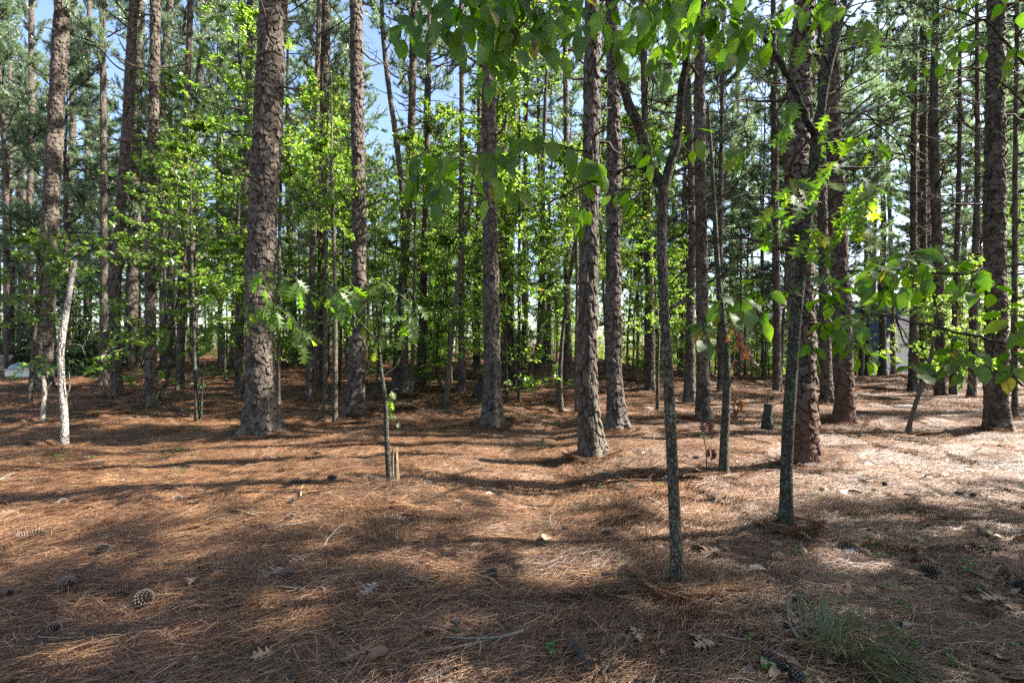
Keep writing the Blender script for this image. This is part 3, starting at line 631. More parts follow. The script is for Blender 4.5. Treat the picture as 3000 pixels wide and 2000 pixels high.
slim([(982, 1242, 17), (982, 1000, 15), (978, 700, 12), (972, 500, 10)], 'slim grey-green sapling just left of the dark pine with patchy foot', 'sapling_bark', seed=9, total=7, crown=(2, -3, .6))
slim([(1203, 1164, 14), (1208, 1050, 11), (1214, 850, 9)], 'slim tan sapling hugging a pair of dark pines left of centre', 'sapling_bark', seed=10, total=7, crown=(3, -3.5, .9))
slim([(1307, 1186, 16), (1318, 1050, 14), (1335, 880, 13), (1362, 700, 13), (1400, 450, 11), (1430, 250, 8)], 'dark slim trunk leaning right, left of the dark central pine', 'twig', 'leaning_tree', 'tree', seed=11, total=None, crown=(1, -3, .9))
slim([(1645, 1213, 17), (1641, 1130, 14), (1644, 1030, 12), (1660, 880, 12), (1680, 740, 11), (1700, 600, 9)], 'curved slim sapling just left of the white-footed pine', 'sapling_bark', seed=12, total=6.5, crown=(0, -3, .8))
slim([(1632, 1180, 8), (1631, 1080, 6), (1632, 980, 5)], 'very thin upright sapling beside the curved slim sapling', 'twig', seed=13, total=3.6, crown=(2, -1.8, .5))
slim([(1690, 1209, 13), (1688, 1120, 11), (1690, 900, 9)], 'thin dark stem half hidden behind the white-footed pine', 'twig', seed=14, total=6, crown=(3, -3, .8))
slim([(1926, 1209, 12), (1927, 1100, 9), (1930, 1000, 8), (1936, 860, 6)], 'thin twiggy sapling just behind the forked foreground sapling', 'sapling_bark', seed=15, total=4, crown=(2, -2, .7))
slim([(1533, 1142, 10), (1522, 1060, 9), (1500, 980, 8), (1488, 930, 6), (1470, 860, 5)], 'thin lichened stem bending left, half of a vee behind the central pine', 'lichen_bark', seed=16, total=5, crown=(2, -2.2, .8))
slim([(1541, 1143, 10), (1556, 1070, 8), (1575, 1000, 7), (1590, 900, 6)], 'thin stem bending right, other half of the vee behind the central pine', 'sapling_bark', seed=17, total=5, crown=(0, -2.6, .7))
slim([(2658, 1276, 19), (2668, 1230, 16), (2682, 1185, 16), (2708, 1110, 15), (2730, 1030, 13), (2738, 960, 9), (2760, 880, 7)], 'crooked dark sapling leaning right in the sunny clearing at right', 'twig', seed=18, crown=(2, -1.0, .7),
    extra=[dict(p=[(2726, 1060), (2680, 1020), (2640, 960), (2620, 920)], w=(5, 2), dd=.2)])
# oak sapling with its splintered old stem
OAK, OAKb, OAKd = slim([(1143, 1435, 22), (1138, 1370, 17), (1133, 1290, 15), (1131, 1220, 14), (1128, 1160, 13), (1119, 1100, 11), (1114, 1050, 9), (1108, 990, 7)],
    'small oak sapling with lobed leaves beside a splintered stub', 'lichen_bark', 'oak_sapling', 'sapling', seed=19, flare=.2,
    extra=[dict(p=[(1108, 1000), (1070, 960), (1010, 905), (940, 860), (860, 835), (780, 815)], w=(6, 2.5), dd=.2), dict(p=[(1010, 905), (940, 930), (870, 940), (780, 925)], w=(4, 2), dd=.1),
           dict(p=[(1112, 1040), (1140, 980), (1170, 930), (1200, 860)], w=(5, 2), dd=-.2), dict(p=[(1110, 1000), (1120, 940), (1110, 880), (1060, 840)], w=(4, 2)),
           dict(p=[(1119, 1100), (1080, 1080), (1040, 1115), (1005, 1108)], w=(4, 1.5), dd=-.1), dict(p=[(1130, 1200), (1180, 1180), (1230, 1195), (1290, 1222)], w=(4, 1.5), dd=.1),
           dict(p=[(1119, 1105), (1160, 1070), (1185, 1010)], w=(4, 2), dd=.1), dict(p=[(940, 862), (900, 900), (860, 980)], w=(3, 1.5))])
def splinter():
    b = G(1157, 1432); d = b[1]; rs = np.random.RandomState(4); mb = MB()
    r = 13 * d / FPX; th = np.linspace(0, 6.283, 14, endpoint=False)
    zs = np.linspace(-.05, 1, 9); V = []
    for i, z in enumerate(zs):
        for j, t in enumerate(th):
            hh = (.30 + .13 * abs(math.sin(j * 2.3)) + .06 * math.sin(j * 5)) * max(z, -.05 if i == 0 else 0)
            rr = r * (1 + .25 * math.exp(-hh / .06)) * (1 + .18 * math.sin(j * 3.1 + z * 2)) * (1 - .3 * z)
            V.append((math.cos(t) * rr, math.sin(t) * rr, hh))
    V = np.array(V); ns = 14; i = np.arange(8)[:, None] * ns; j = np.arange(ns)[None]; j2 = (j + 1) % ns
    mb.add(V, np.stack([i + j, i + j2, i + ns + j2, i + ns + j], -1).reshape(-1, 4))
    o = link('broken_stump', mb.mesh('broken_stump', 'rotten_wood', False), None, tuple(b)); o['label'] = 'splintered tan wood stub touching the small oak sapling'; o['category'] = 'stump'
splinter()
for (px, py, w, h, lab) in ((1412, 1165, 46, .42, 'dark rotten stump at the left foot of the dark central pine'), (2248, 1262, 26, .5, 'narrow mossy stump between thin lichened sapling and big reddish pine')):
    b = G(px, py); d = b[1]; r = w / 2 * d / FPX
    me, _ = bark_trunk(np.array([b, b + [0.01, 0, h * .5], b + [.03, 0, h]]), [r * 1.05, r * .95, r * .85], 26, .02, .05, .09, .02, .25, 9, material='lichen_bark')
    o = link('tree_stump', me, None, tuple(b)); o['label'] = lab; o['category'] = 'stump'
# sapling just right of the frame that reaches in
RS, RSb, RSd = slim([(3120, 1650, 36), (3110, 1300, 30), (3090, 1000, 26), (3080, 700, 22), (3060, 300, 18), (3040, -100, 14)],
    'broad-leaved sapling at the right edge reaching long leafy branches into the view', 'sapling_bark', 'overhanging_sapling', seed=20, d=2.9,
    extra=[dict(p=[(3100, 1035), (3000, 1017), (2880, 990), (2759, 963), (2625, 932), (2504, 900), (2440, 890)], w=(12, 3), dd=-.5),
           dict(p=[(3085, 760), (2960, 780), (2820, 800), (2600, 790), (2440, 800), (2310, 840), (2236, 865), (2140, 900), (2060, 930)], w=(10, 2), dd=-.5),
           dict(p=[(2625, 932), (2650, 1000), (2690, 1040), (2725, 1062)], w=(5, 2), dd=.0, d=2.55), dict(p=[(3100, 1160), (2980, 1120), (2880, 1070), (2800, 1040), (2770, 960)], w=(7, 2), dd=-.5),
           dict(p=[(2440, 890), (2400, 920), (2480, 1000), (2570, 1060), (2660, 1110)], w=(4, 2), dd=.1, d=2.4), dict(p=[(2310, 840), (2340, 900), (2400, 960), (2440, 1000)], w=(4, 1.5), d=2.45), dict(p=[(2140, 900), (2100, 960), (2060, 1020)], w=(3, 1.5), d=2.42),
           dict(p=[(3060, 300), (2980, 160), (2880, 60), (2760, 20)], w=(8, 3), dd=-.4), dict(p=[(3070, 420), (2960, 260), (2840, 200), (2680, 260)], w=(7, 2), dd=-.4)])

# ------------------------------------------------------------------ individual leaves
def ovate(seed, L=1.0, W=.30, bend=.25, fold=.18, stem=.16):
    rs = np.random.RandomState(seed); mb = MB()
    t = np.array([0, .12, .28, .45, .62, .78, .9, 1.0]); w = W * np.array([.05, .62, .95, 1.0, .86, .56, .26, .0])
    V = []
    for ti, wi in zip(t, w):
        y = ti; z = -bend * ti * ti + .02 * math.sin(ti * 14 + seed)
        for s in (-1, 0, 1): V.append((s * wi * (1 + rs.uniform(-.06, .06)), y * L, z + abs(s) * wi * fold + (.015 * math.sin(ti * 22 + s) if s else 0)))
    V = np.array(V); n = len(t); F = []
    for i in range(n - 1):
        for s in (0, 1): a = i * 3 + s; F.append((a, a + 1, a + 4, a + 3))
    V[:, 1] += stem; mb.add(V, F)
    tube(mb, [(0, 0, .02), (0, stem * .5, .012), (0, stem + .03, 0)], .009, 3, cap=False); return mb
def oak(seed, L=1.0, bend=.2, stem=.15, W=.40, curl=0.):
    rs = np.random.RandomState(seed); mb = MB()
    t = np.array([0, .08, .16, .24, .33, .42, .5, .6, .68, .78, .86, 1.0]); w = W * np.array([.04, .16, .55, .16, .9, .17, .2, 1.0, .18, .72, .2, .0])
    dy = np.array([0, 0, .07, 0, .10, 0, 0, .11, 0, .1, .02, .0])
    V = []
    for ti, wi, sh in zip(t, w, dy):
        z = -bend * ti * ti
        for s in (-1, 0, 1): V.append((s * wi * (1 + rs.uniform(-.12, .12)), ti * L + (sh if s else 0), z + (abs(s) * wi * (.12 + curl) + curl * rs.uniform(-.1, .25) * abs(s))))
    V = np.array(V); n = len(t); F = []
    for i in range(n - 1):
        for s in (0, 1): a = i * 3 + s; F.append((a, a + 1, a + 4, a + 3))
    V[:, 1] += stem; mb.add(V, F)
    tube(mb, [(0, 0, .02), (0, stem * .5, .012), (0, stem + .03, 0)], .01, 3, cap=False); return mb
OV = [ovate(s, W=[.30, .27, .34, .31][s % 4], bend=[.15, .35, .25, .5][s % 4], fold=[.15, .3, .1, .22][s % 4]).mesh('leaf', 'broad_leaf') for s in range(4)]
OK = [oak(s, bend=[.15, .35, .3][s % 3]).mesh('leaf', 'oak_leaf') for s in range(3)]
DL = [oak(10 + s, bend=.5, curl=.5).mesh('leaf', 'dead_leaf') for s in range(2)]
FL = [oak(20 + s, bend=.1, curl=.12, stem=.1, W=.34).mesh('fallen_leaf', 'fallen_leaf') for s in range(2)] + [ovate(20 + s, bend=.1, fold=[.5, -.4][s]).mesh('fallen_leaf', 'fallen_leaf') for s in range(2)]

def orient(dirv, nrm):
    y = Vector(dirv).normalized(); z = Vector(nrm); z = (z - y * z.dot(y)).normalized(); x = y.cross(z)
    return Matrix((x, y, z)).transposed().to_quaternion()
def leaves(owner, base, clusters, meshes, d0, rs, twigmat='twig', smin=.09, smax=.14, droop=(.3, 1.0), maxn=299, tw=.0016, face=.5):
    cnt = 0
    for cl in clusters:
        cx, cy, rx, ry, n = cl[:5]; d = d0 + (cl[5] if len(cl) > 5 else 0) ; szm = cl[6] if len(cl) > 6 else 1.0
        orig = PT(cx + rs.uniform(-.3, .3) * rx, cy - ry * .9, d)
        nt = max(1, n // 3); mb = MB(); used = 0
        for k in range(nt):
            tx = cx + rs.uniform(-1, 1) * rx; ty = cy + rs.uniform(-.6, .8) * ry; tip = PT(tx, ty, d + rs.uniform(-.25, .25))
            st = orig + rs.normal(0, .03, 3); mid = (st + tip) / 2 + np.array([0, 0, .04]) + rs.normal(0, .02, 3)
            P = smooth_path([st, mid, tip], 8); tube(mb, P - base, np.linspace(tw * 1.6, tw * .8, 8), 4)
            m = n // nt + (1 if k < n % nt else 0)
            for q in range(m):
                if cnt >= maxn: break
                f = 1 - q / (m + .5) * .85; i = int(f * 7); p = P[min(i, 7)]
                ax = P[min(i + 1, 7)] - P[max(i - 1, 0)]; ax /= np.linalg.norm(ax); side = np.cross(ax, [0, 0, 1]); side /= np.linalg.norm(side) + 1e-6
                dv = ax * rs.uniform(.3, 1) + side * (1 if q % 2 else -1) * (rs.uniform(.4, 1.1) if q else 0) + np.array([0, 0, -rs.uniform(*droop)]) + rs.normal(0, .12, 3)
                nr = np.array([rs.normal(0, .45), -face + rs.normal(0, .4), 1.0]); s = rs.uniform(smin, smax) * szm
                o = link('leaf', meshes[rs.randint(len(meshes))], owner, tuple(p - base), orient(dv, nr), s); cnt += 1
        link('twig', mb.mesh('twig', twigmat), owner)
    return cnt
rs = np.random.RandomState(42)
# joining twigs hang from the limbs: cluster centre, radii, count, depth shift, size
leaves(S1, S1b, [(1400, 20, 190, 90, 34, -.6), (1510, 150, 140, 90, 20, -.6), (1250, 70, 90, 70, 8, -.5), (1570, 60, 70, 60, 7, -.5), (1760, 140, 60, 80, 9, -.5), (1660, 60, 60, 60, 5, -.4),
    (1950, 50, 100, 80, 14, -.5), (1935, 170, 55, 50, 6, -.5), (2110, 60, 120, 90, 22, -.5), (2210, 120, 110, 60, 15, -.5), (2380, 30, 100, 50, 9, -.4),
    (1240, 490, 110, 60, 13, -.3), (1370, 510, 120, 55, 16, -.3), (1550, 440, 120, 50, 11, -.3), (1500, 560, 90, 40, 8, -.2), (1700, 490, 90, 40, 7, -.2), (1890, 465, 60, 30, 8, -.1),
    (1730, 640, 90, 50, 12, .4, .85), (1850, 600, 70, 50, 8, .3, .85), (1290, 570, 60, 50, 5, -.3), (2010, 430, 40, 40, 4, 0)], OV, S1d, rs, smin=.095, smax=.15, droop=(.1, 1.2), face=.8)
leaves(S5, S5b, [(2330, 320, 50, 30, 5), (2310, 395, 40, 30, 4), (2410, 345, 30, 20, 3), (2520, 415, 60, 40, 9), (2440, 430, 40, 30, 4), (2480, 560, 90, 60, 16), (2340, 560, 60, 50, 10), (2560, 590, 60, 60, 8), (2500, 650, 80, 40, 12), (2370, 690, 50, 40, 9), (2360, 120, 60, 60, 7), (2300, 650, 60, 40, 7), (2540, 100, 50, 60, 5), (2210, 450, 40, 20, 4)],
    OK, S5d - .15, rs, smin=.13, smax=.21, droop=(.0, .8), face=.9)
leaves(RS, RSb, [(2880, 840, 110, 45, 20), (2690, 800, 140, 60, 30), (2540, 825, 110, 55, 22), (2400, 885, 130, 45, 22), (2960, 960, 70, 50, 12), (2260, 880, 80, 40, 16), (2170, 915, 70, 35, 12), (2075, 990, 45, 35, 8), (2420, 975, 110, 45, 20), (2560, 1050, 80, 35, 9),
    (2650, 1090, 50, 25, 5), (2850, 1060, 90, 50, 18), (2780, 1095, 50, 30, 6), (2950, 1070, 60, 40, 8), (2360, 1030, 50, 30, 4), (2860, 40, 140, 60, 20, .3, .8), (2830, 170, 120, 70, 20, .3, .8), (2700, 240, 90, 45, 12, .3, .8), (2980, 200, 60, 80, 8, .2, .8)],
    OV, RSd - .45, rs, smin=.07, smax=.115, droop=(-.15, .5), face=.5)
leaves(OAK, OAKb, [(790, 815, 55, 35, 14), (870, 840, 60, 35, 18), (960, 890, 55, 50, 16), (760, 910, 55, 30, 14), (830, 945, 60, 45, 18), (870, 990, 50, 30, 12), (1060, 925, 60, 50, 12), (1130, 860, 60, 40, 10), (1190, 910, 50, 40, 9), (1200, 980, 50, 40, 8), (1110, 1010, 40, 40, 6), (1030, 850, 40, 30, 6), (1160, 1180, 20, 40, 7, 0, .5), (1165, 1245, 15, 20, 4, 0, .5)],
    OK, OAKd, rs, smin=.12, smax=.20, droop=(-.1, .9), face=.8)
leaves(S3, S3b, [(2150, 985, 25, 40, 9), (2198, 1030, 20, 30, 7), (2158, 1180, 14, 40, 6), (2160, 1080, 20, 30, 4)], DL, S3d, rs, smin=.10, smax=.15, droop=(.6, 1.6))
OB = empty('overhead_sapling', (1.0, -.6, float(height(1.0, -.6))), 'broad-leaved sapling behind the viewpoint whose leafy branch hangs across the top centre', 'sapling')
obl = np.array(OB.location); mb = MB(); tube(mb, smooth_path([(0, 0, -.05), (.05, .05, 1.6), (0, .1, 3.0), (0, .3, 4.2)], 20), np.linspace(.035, .02, 20), 12); link('trunk', mb.mesh('trunk', 'sapling_bark'), OB)
for tx, ty, dd in ((1330, -80, 2.3), (1620, -60, 2.5), (2150, -70, 2.5)):
    mb = MB(); tp = PT(tx, ty, dd) - obl; tube(mb, smooth_path([(0, .1, 3.0), (tp[0] * .4, tp[1] * .4 + .2, 3.5), (tp[0] * .8, tp[1] * .8, tp[2] + .2), tuple(tp)], 16), np.linspace(.014, .005, 16), 7); link('branch', mb.mesh('branch', 'sapling_bark'), OB)
leaves(OB, obl, [(1300, 30, 160, 60, 20), (1420, 110, 150, 80, 20), (1580, 90, 130, 80, 18), (1490, 210, 110, 70, 12), (1680, 30, 100, 50, 14, .1), (1850, 50, 120, 60, 18, .1), (2080, 60, 150, 70, 24, .1), (2230, 110, 120, 60, 18, .1), (2400, 40, 120, 50, 14, .1), (1200, 100, 50, 60, 6)], OV, 2.35, rs, smin=.07, smax=.12, droop=(0, 1.1), face=.9)
# low brown-leaved seedling left of it
bq = G(2070, 1385); DS = empty('dead_leaved_seedling', bq, 'knee-high seedling with curled rust-brown leaves left of the thin lichened sapling', 'seedling')
mb = MB(); tube(mb, [(0, 0, 0), (.0, 0, .25), (-.04, .02, .5), (-.06, 0, .62)], [.008, .006, .005, .003], 5); link('stem', mb.mesh('stem', 'twig'), DS)
leaves(DS, bq, [(2060, 1255, 28, 30, 8), (2080, 1330, 15, 20, 5)], DL, bq[1], rs, smin=.10, smax=.14, droop=(.8, 1.8))

# ------------------------------------------------------------------ filler pines and understory as individuals
_RANGES = [( (-10, 3010), 30)]
taken = [(e.location.x, e.location.y) for e, *_ in ALL]
rs = np.random.RandomState(77); npine = 0
def free(x, y, r): return all((x - a) ** 2 + (y - b) ** 2 > r * r for a, b in taken)
def in_house(x, y):
    p_ = 1500 + x / max(y, 1) * FPX
    if (2590 < p_ < 2662) and y > 13 and y < 60: return True
    return (34 < y < 58 and 20 < x < 42) or (y > 19 and x < -17 and y < 24 and x > -34)
while npine < 122:
    px = rs.uniform(-60, 3060) if npine < 84 else rs.choice([rs.uniform(1750, 3040), rs.uniform(-40, 600)], p=[.7, .3]); d = rs.uniform(17, 36)
    if rs.rand() > (1.0 if px > 800 else .9): continue
    x = (px - 1500) / FPX * d
    if not free(x, d, 1.1) or in_house(x, d): continue
    if d < 22 and 1230 < px < 1330: continue
    taken.append((x, d)); k = rs.randint(6); young = rs.rand() < .68 or npine >= 84; sc = rs.uniform(.5, .78) if young else rs.uniform(.85, 1.1); wid = rs.uniform(.4, .7) if young else rs.uniform(.7, 1.25)
    e = empty('pine_tree', (x, d, float(height(x, d)) - .05), None, 'pine tree', 'pines further back in the wood', rs.uniform(0, 6.28))
    e.rotation_euler = (rs.normal(0, .02), rs.normal(0, .02), rs.uniform(0, 6.28))
    link('trunk', FILL[k][0], e, sc=(wid, wid, sc))
    kk = rs.randint(5); hz = 20 * sc - [9, 8, 10, 7.5, 9][kk] * .93; tp = FILL[k][1]
    cx, cy = np.interp(hz + 4, tp[:, 2] * sc, tp[:, 0]) * wid, np.interp(hz + 4, tp[:, 2] * sc, tp[:, 1]) * wid
    rz = rs.uniform(.95, 1.3)
    link('crown', PINE[kk][0], e, (cx, cy, hz), sc=rz); link('limbs', PINE[kk][1], e, (cx, cy, hz), sc=rz)
    link('dead_limbs', DEAD[rs.randint(4)], e, (cx, cy, max(1.5, hz - 7.5)), kind='stuff')
    ALL.append((e, px, 'pine_tree', d, .15 * wid)); npine += 1
UND = []
def understory(px, d, ztop, k, sc, kind='understory_tree'):
    x = (px - 1500) / FPX * d; z0 = float(height(x, d)); H = [4, 5, 3.2, 4.5, 6][k] * sc
    e = empty(kind, (x, d, z0), None, 'understory tree', 'leafy understory trees among the pines')
    zb = max(.4, ztop - H); mb = MB(); a = rs.normal(0, .15, 2)
    P = smooth_path([(0, 0, -.05), (a[0] * .5, a[1] * .5, zb * .5), (a[0], a[1], zb + .1)], 10); tube(mb, P, np.linspace(.045 * sc + .01, .03 * sc, 10), 8)
    link('trunk', mb.mesh('trunk', 'sapling_bark'), e)
    rz = rs.uniform(0, 6.28)
    for nm, me in zip(('crown', 'limbs'), BROAD[k]):
        o = link(nm, me, e, (a[0], a[1], zb), sc=sc); o.rotation_euler = (0, 0, rz)
    ALL.append((e, px, kind, d, .05))
for i in range(82):
    while True:
        px = rs.choice([rs.normal(1150, 260), rs.normal(1500, 330), rs.uniform(200, 760), rs.uniform(-40, 240), rs.uniform(1900, 3000)], p=[.31, .26, .09, .01, .33])
        d = rs.uniform(10.5, 27) if px < 1900 else rs.uniform(15, 30)
        x = (px - 1500) / FPX * d
        if free(x, d, .55) and not in_house(x, d) and -40 < px < 3040: break
    taken.append((x, d)); k = rs.randint(5); sc = rs.uniform(.8, 1.3) * (1 if px < 1900 else .8)
    lim = CAMH + d * .62
    understory(px, d, min(rs.uniform(3.8, 12) if px < 1900 else rs.uniform(2.2, 8.5), lim + 2), k, sc)
for (x, y, k, zb, sc) in ((7.0, 2.7, 2, 2.2, .95), (8.9, 4.2, 2, 3.8, .95), (5.4, 1.9, 2, 2.2, 1.0), (9.6, 2.6, 3, 4.0, 1.0), (12.4, 3.4, 0, 5.0, 1.1), (4.0, 1.0, 2, 1.8, .9), (7.4, .6, 3, 3.2, 1.0)):  # unseen trees off to the right, added only to cast shade
    z0 = float(height(x, y)); e = empty('unseen_shade_tree', (x, y, z0), 'leafy broadleaf tree standing just beyond the right side of the view', 'tree', 'leafy trees beyond the right side of the view')
    mb = MB(); tube(mb, smooth_path([(0, 0, -.05), (.1, .05, zb * .5), (0, 0, zb + .1)], 10), np.linspace(.07, .04, 10), 8); link('trunk', mb.mesh('trunk', 'sapling_bark'), e)
    for nm, me in zip(('crown', 'limbs'), BROAD[k]): link(nm, me, e, (0, 0, zb), sc=sc)
for i in range(54):
    px = rs.choice([rs.uniform(-20, 260), rs.uniform(260, 800), rs.uniform(1000, 2000), rs.uniform(2000, 3000)], p=[.3, .3, .24, .16])
    d = rs.uniform(17, 24) if px < 260 else rs.uniform(21, 38)
    x = (px - 1500) / FPX * d
    if in_house(x, d): continue
    k = rs.choice([1, 3, 5, 1, 3, 5, 0]) if px > 700 else 2 * rs.randint(3); sc = rs.uniform(.7, 1.25) * (1.6 if px < 260 else 1)
    e = empty('shrub', (x, d, float(height(x, d)) - .05), None, 'shrub', 'shrubs at the back of the wood')
    o = link('foliage', BUSH[k][0], e, sc=sc); o2 = link('stems', BUSH[k][1], e, sc=sc); o.rotation_euler = o2.rotation_euler = (0, 0, rs.uniform(0, 6.28))
    ALL.append((e, px, 'shrub', d, .5))

# ------------------------------------------------------------------ geometry-node scatter (for what nobody could count)
def scatter(name, protos, pts, rots, scales, idx, parent=None, **props):
    col = bpy.data.collections.new(name + '_kinds')
    for k, me in enumerate(protos):
        o = bpy.data.objects.new(f'{name}_{k:02d}', me); col.objects.link(o)
    me = bpy.data.meshes.new(name); n = len(pts)
    me.vertices.add(n); me.vertices.foreach_set('co', np.asarray(pts, np.float32).ravel())
    for nm, ty, arr in (('rot', 'FLOAT_VECTOR', rots), ('scl', 'FLOAT', scales), ('idx', 'INT', idx)):
        a = me.attributes.new(nm, ty, 'POINT')
        a.data.foreach_set('vector' if ty == 'FLOAT_VECTOR' else 'value', np.asarray(arr, np.int32 if ty == 'INT' else np.float32).ravel())
    ng = bpy.data.node_groups.new(name + '_nodes', 'GeometryNodeTree')
    ng.interface.new_socket('Geometry', in_out='INPUT', socket_type='NodeSocketGeometry'); ng.interface.new_socket('Geometry', in_out='OUTPUT', socket_type='NodeSocketGeometry')
    gi = ng.nodes.new('NodeGroupInput'); go = ng.nodes.new('NodeGroupOutput'); iop = ng.nodes.new('GeometryNodeInstanceOnPoints')
    ci = ng.nodes.new('GeometryNodeCollectionInfo'); ci.inputs['Collection'].default_value = col; ci.inputs['Separate Children'].default_value = True; ci.inputs['Reset Children'].default_value = True
    def att(nm, t):
        a = ng.nodes.new('GeometryNodeInputNamedAttribute'); a.data_type = t; a.inputs['Name'].default_value = nm; return a.outputs['Attribute']
    e2r = ng.nodes.new('FunctionNodeEulerToRotation')
    L = ng.links.new
    L(gi.outputs[0], iop.inputs['Points']); L(ci.outputs[0], iop.inputs['Instance']); iop.inputs['Pick Instance'].default_value = True
    L(att('idx', 'INT'), iop.inputs['Instance Index']); L(att('rot', 'FLOAT_VECTOR'), e2r.inputs[0]); L(e2r.outputs[0], iop.inputs['Rotation']); L(att('scl', 'FLOAT'), iop.inputs['Scale'])
    L(iop.outputs[0], go.inputs[0])
    o = link(name, me, parent, **props); md = o.modifiers.new('scatter', 'NODES'); md.node_group = ng; return o

# far wood and the wood outside the frame that shades the clearing
def merged(k, kk, wid, sc):
    """a whole pine as one mesh with three materials"""
    import bmesh
    bm = bmesh.new(); mats = []
    tp = FILL[k][1]; hz = 20 * sc - [9, 8, 10, 7.5, 9][kk] * .93
    cx, cy = np.interp(hz + 4, tp[:, 2] * sc, tp[:, 0]) * wid, np.interp(hz + 4, tp[:, 2] * sc, tp[:, 1]) * wid
    parts = [(FILL[k][0], Matrix.Diagonal((wid, wid, sc, 1)))] + [(m, Matrix.Translation((cx, cy, hz))) for m in PINE[kk]] + [(DEAD[k % 4], Matrix.Translation((cx, cy, max(3, hz - 7.5))))]
    vs = []; mi = []; f3 = []; f4 = []; m3 = []; m4 = []; off = 0
    for i, (me, mt) in enumerate(parts):
        n = len(me.vertices); co = np.empty(n * 3, np.float32); me.vertices.foreach_get('co', co); co = co.reshape(-1, 3)
        mtn = np.array(mt); co = co @ mtn[:3, :3].T + mtn[:3, 3]; vs.append(co)
        ls = np.empty(len(me.polygons), np.int32); lt = np.empty(len(me.polygons), np.int32); me.polygons.foreach_get('loop_start', ls); me.polygons.foreach_get('loop_total', lt)
        vi = np.empty(len(me.loops), np.int32); me.loops.foreach_get('vertex_index', vi)
        for c, fl, ml in ((3, f3, m3), (4, f4, m4)):
            s = ls[lt == c]
            if len(s): fl.append(vi[s[:, None] + np.arange(c)] + off); ml.append(np.full(len(s), i))
        off += n
    bm.free(); me = bpy.data.meshes.new('far_pine'); v = np.concatenate(vs); a3 = np.concatenate(f3); a4 = np.concatenate(f4)
    li = np.concatenate([a3.ravel(), a4.ravel()]); me.vertices.add(len(v)); me.vertices.foreach_set('co', v.astype(np.float32).ravel())
    me.loops.add(len(li)); me.loops.foreach_set('vertex_index', li.astype(np.int32)); me.polygons.add(len(a3) + len(a4))
    me.polygons.foreach_set('loop_start', np.concatenate([np.arange(len(a3)) * 3, len(a3) * 3 + np.arange(len(a4)) * 4]).astype(np.int32))
    me.polygons.foreach_set('material_index', np.concatenate(m3 + m4).astype(np.int32)); me.update(calc_edges=True)
    for nm in ('far_bark', 'pine_needles', 'twig', 'twig'): me.materials.append(M[nm])
    return me
FARP = [merged(k, k % 5, [.6, 1.1, .5, .55, .8][k], [.62, .92, .7, .56, 1.0][k]) for k in range(5)]
rs = np.random.RandomState(5); pts = []
for i in range(4000):
    a = rs.uniform(-1.05, 1.05); d = rs.uniform(36, 66); x = math.tan(a) * d
    if abs(x) > 80: continue
    if not free(x, d, 2.1) or in_house(x, d) or (x > 8 and rs.rand() < .75): continue
    if len(pts) >= 84: break
    taken.append((x, d)); pts.append((x, d, float(height(x, d)) - .05))
n1 = len(pts)
# unseen off-frame pines added for shade: (x, y) hand-spaced so that sun reaches the clearing as in the photograph
OFF = [(10.6, 3.3), (11.5, 2.4), (12.4, 4.3), (9.6, 1.2), (15.2, 5.4), (19.2, 3.4), (20.5, 5.4), (14.0, 1.0), (17.6, .6), (24, 3.0), (14.4, 11.0), (19, 11.6),  (11.5, -.5), (16, -2), (8.5, -3), (22, 14.5), (26, 12), (28, 22),
       (6, -6), (-3, -6), (-8, -3), (-12, 2), (-14, 7), (0, -9), (12, -7), (-10, -8)]
for x, y in OFF: pts.append((x, y, float(height(x, y)) - .05))
n = len(pts); rot = np.zeros((n, 3)); rot[:, 2] = rs.uniform(0, 6.28, n); rot[:, :2] = rs.normal(0, .02, (n, 2))
fi = rs.randint(0, 5, n); fi[n1:] = rs.choice([1, 4], n - n1)
scatter('far_and_shade_pines', FARP, pts, rot, rs.uniform(.85, 1.12, n), fi, kind='stuff', label='far pines massed behind the clearing, with unseen pines added around it for shade')
# far green undergrowth line
pts = []; 
for i in range(150):
    a = rs.uniform(-1.0, 1.0); d = rs.uniform(30, 62); x = math.tan(a) * d
    if in_house(x, d) : continue
    pts.append((x, d, float(height(x, d)) - .05))
n = len(pts); rot = np.zeros((n, 3)); rot[:, 2] = rs.uniform(0, 6.28, n)
scatter('far_undergrowth', [b[0] for b in BUSH] + [b[0] for b in BROAD], pts, rot, rs.uniform(.7, 1.4, n), rs.choice([1, 3, 5, 6, 7, 8, 9, 10], n), kind='stuff', label='far green undergrowth below the pines')

# ------------------------------------------------------------------ ground
def axis(lo, hi, fine_lo, fine_hi, st, gr=1.09):
    a = list(np.arange(fine_lo, fine_hi, st)); s = st; x = fine_hi
    while x < hi: a.append(x); s *= gr; x += s
    a.append(hi); s = st; x = fine_lo; b = []
    while x > lo: s *= gr; x -= s; b.append(x)
    return np.array(b[::-1] + a)
gx = axis(-500, 500, -9, 9, .055, 1.05); gy = axis(-60, 700, 1.2, 12, .05, 1.05)
X, Y = np.meshgrid(gx, gy); Z = height(X, Y); fade = 1 - sstep(60, 120, np.hypot(X, Y)); Z = Z * fade
nx, ny = len(gx), len(gy); i = np.arange(ny - 1)[:, None] * nx; j = np.arange(nx - 1)[None]
mb = MB(); mb.add(np.stack([X, Y, Z], -1).reshape(-1, 3), np.stack([i + j, i + j + 1, i + nx + j + 1, i + nx + j], -1).reshape(-1, 4))
GROUND = link('ground', mb.mesh('ground', 'ground'), kind='structure')

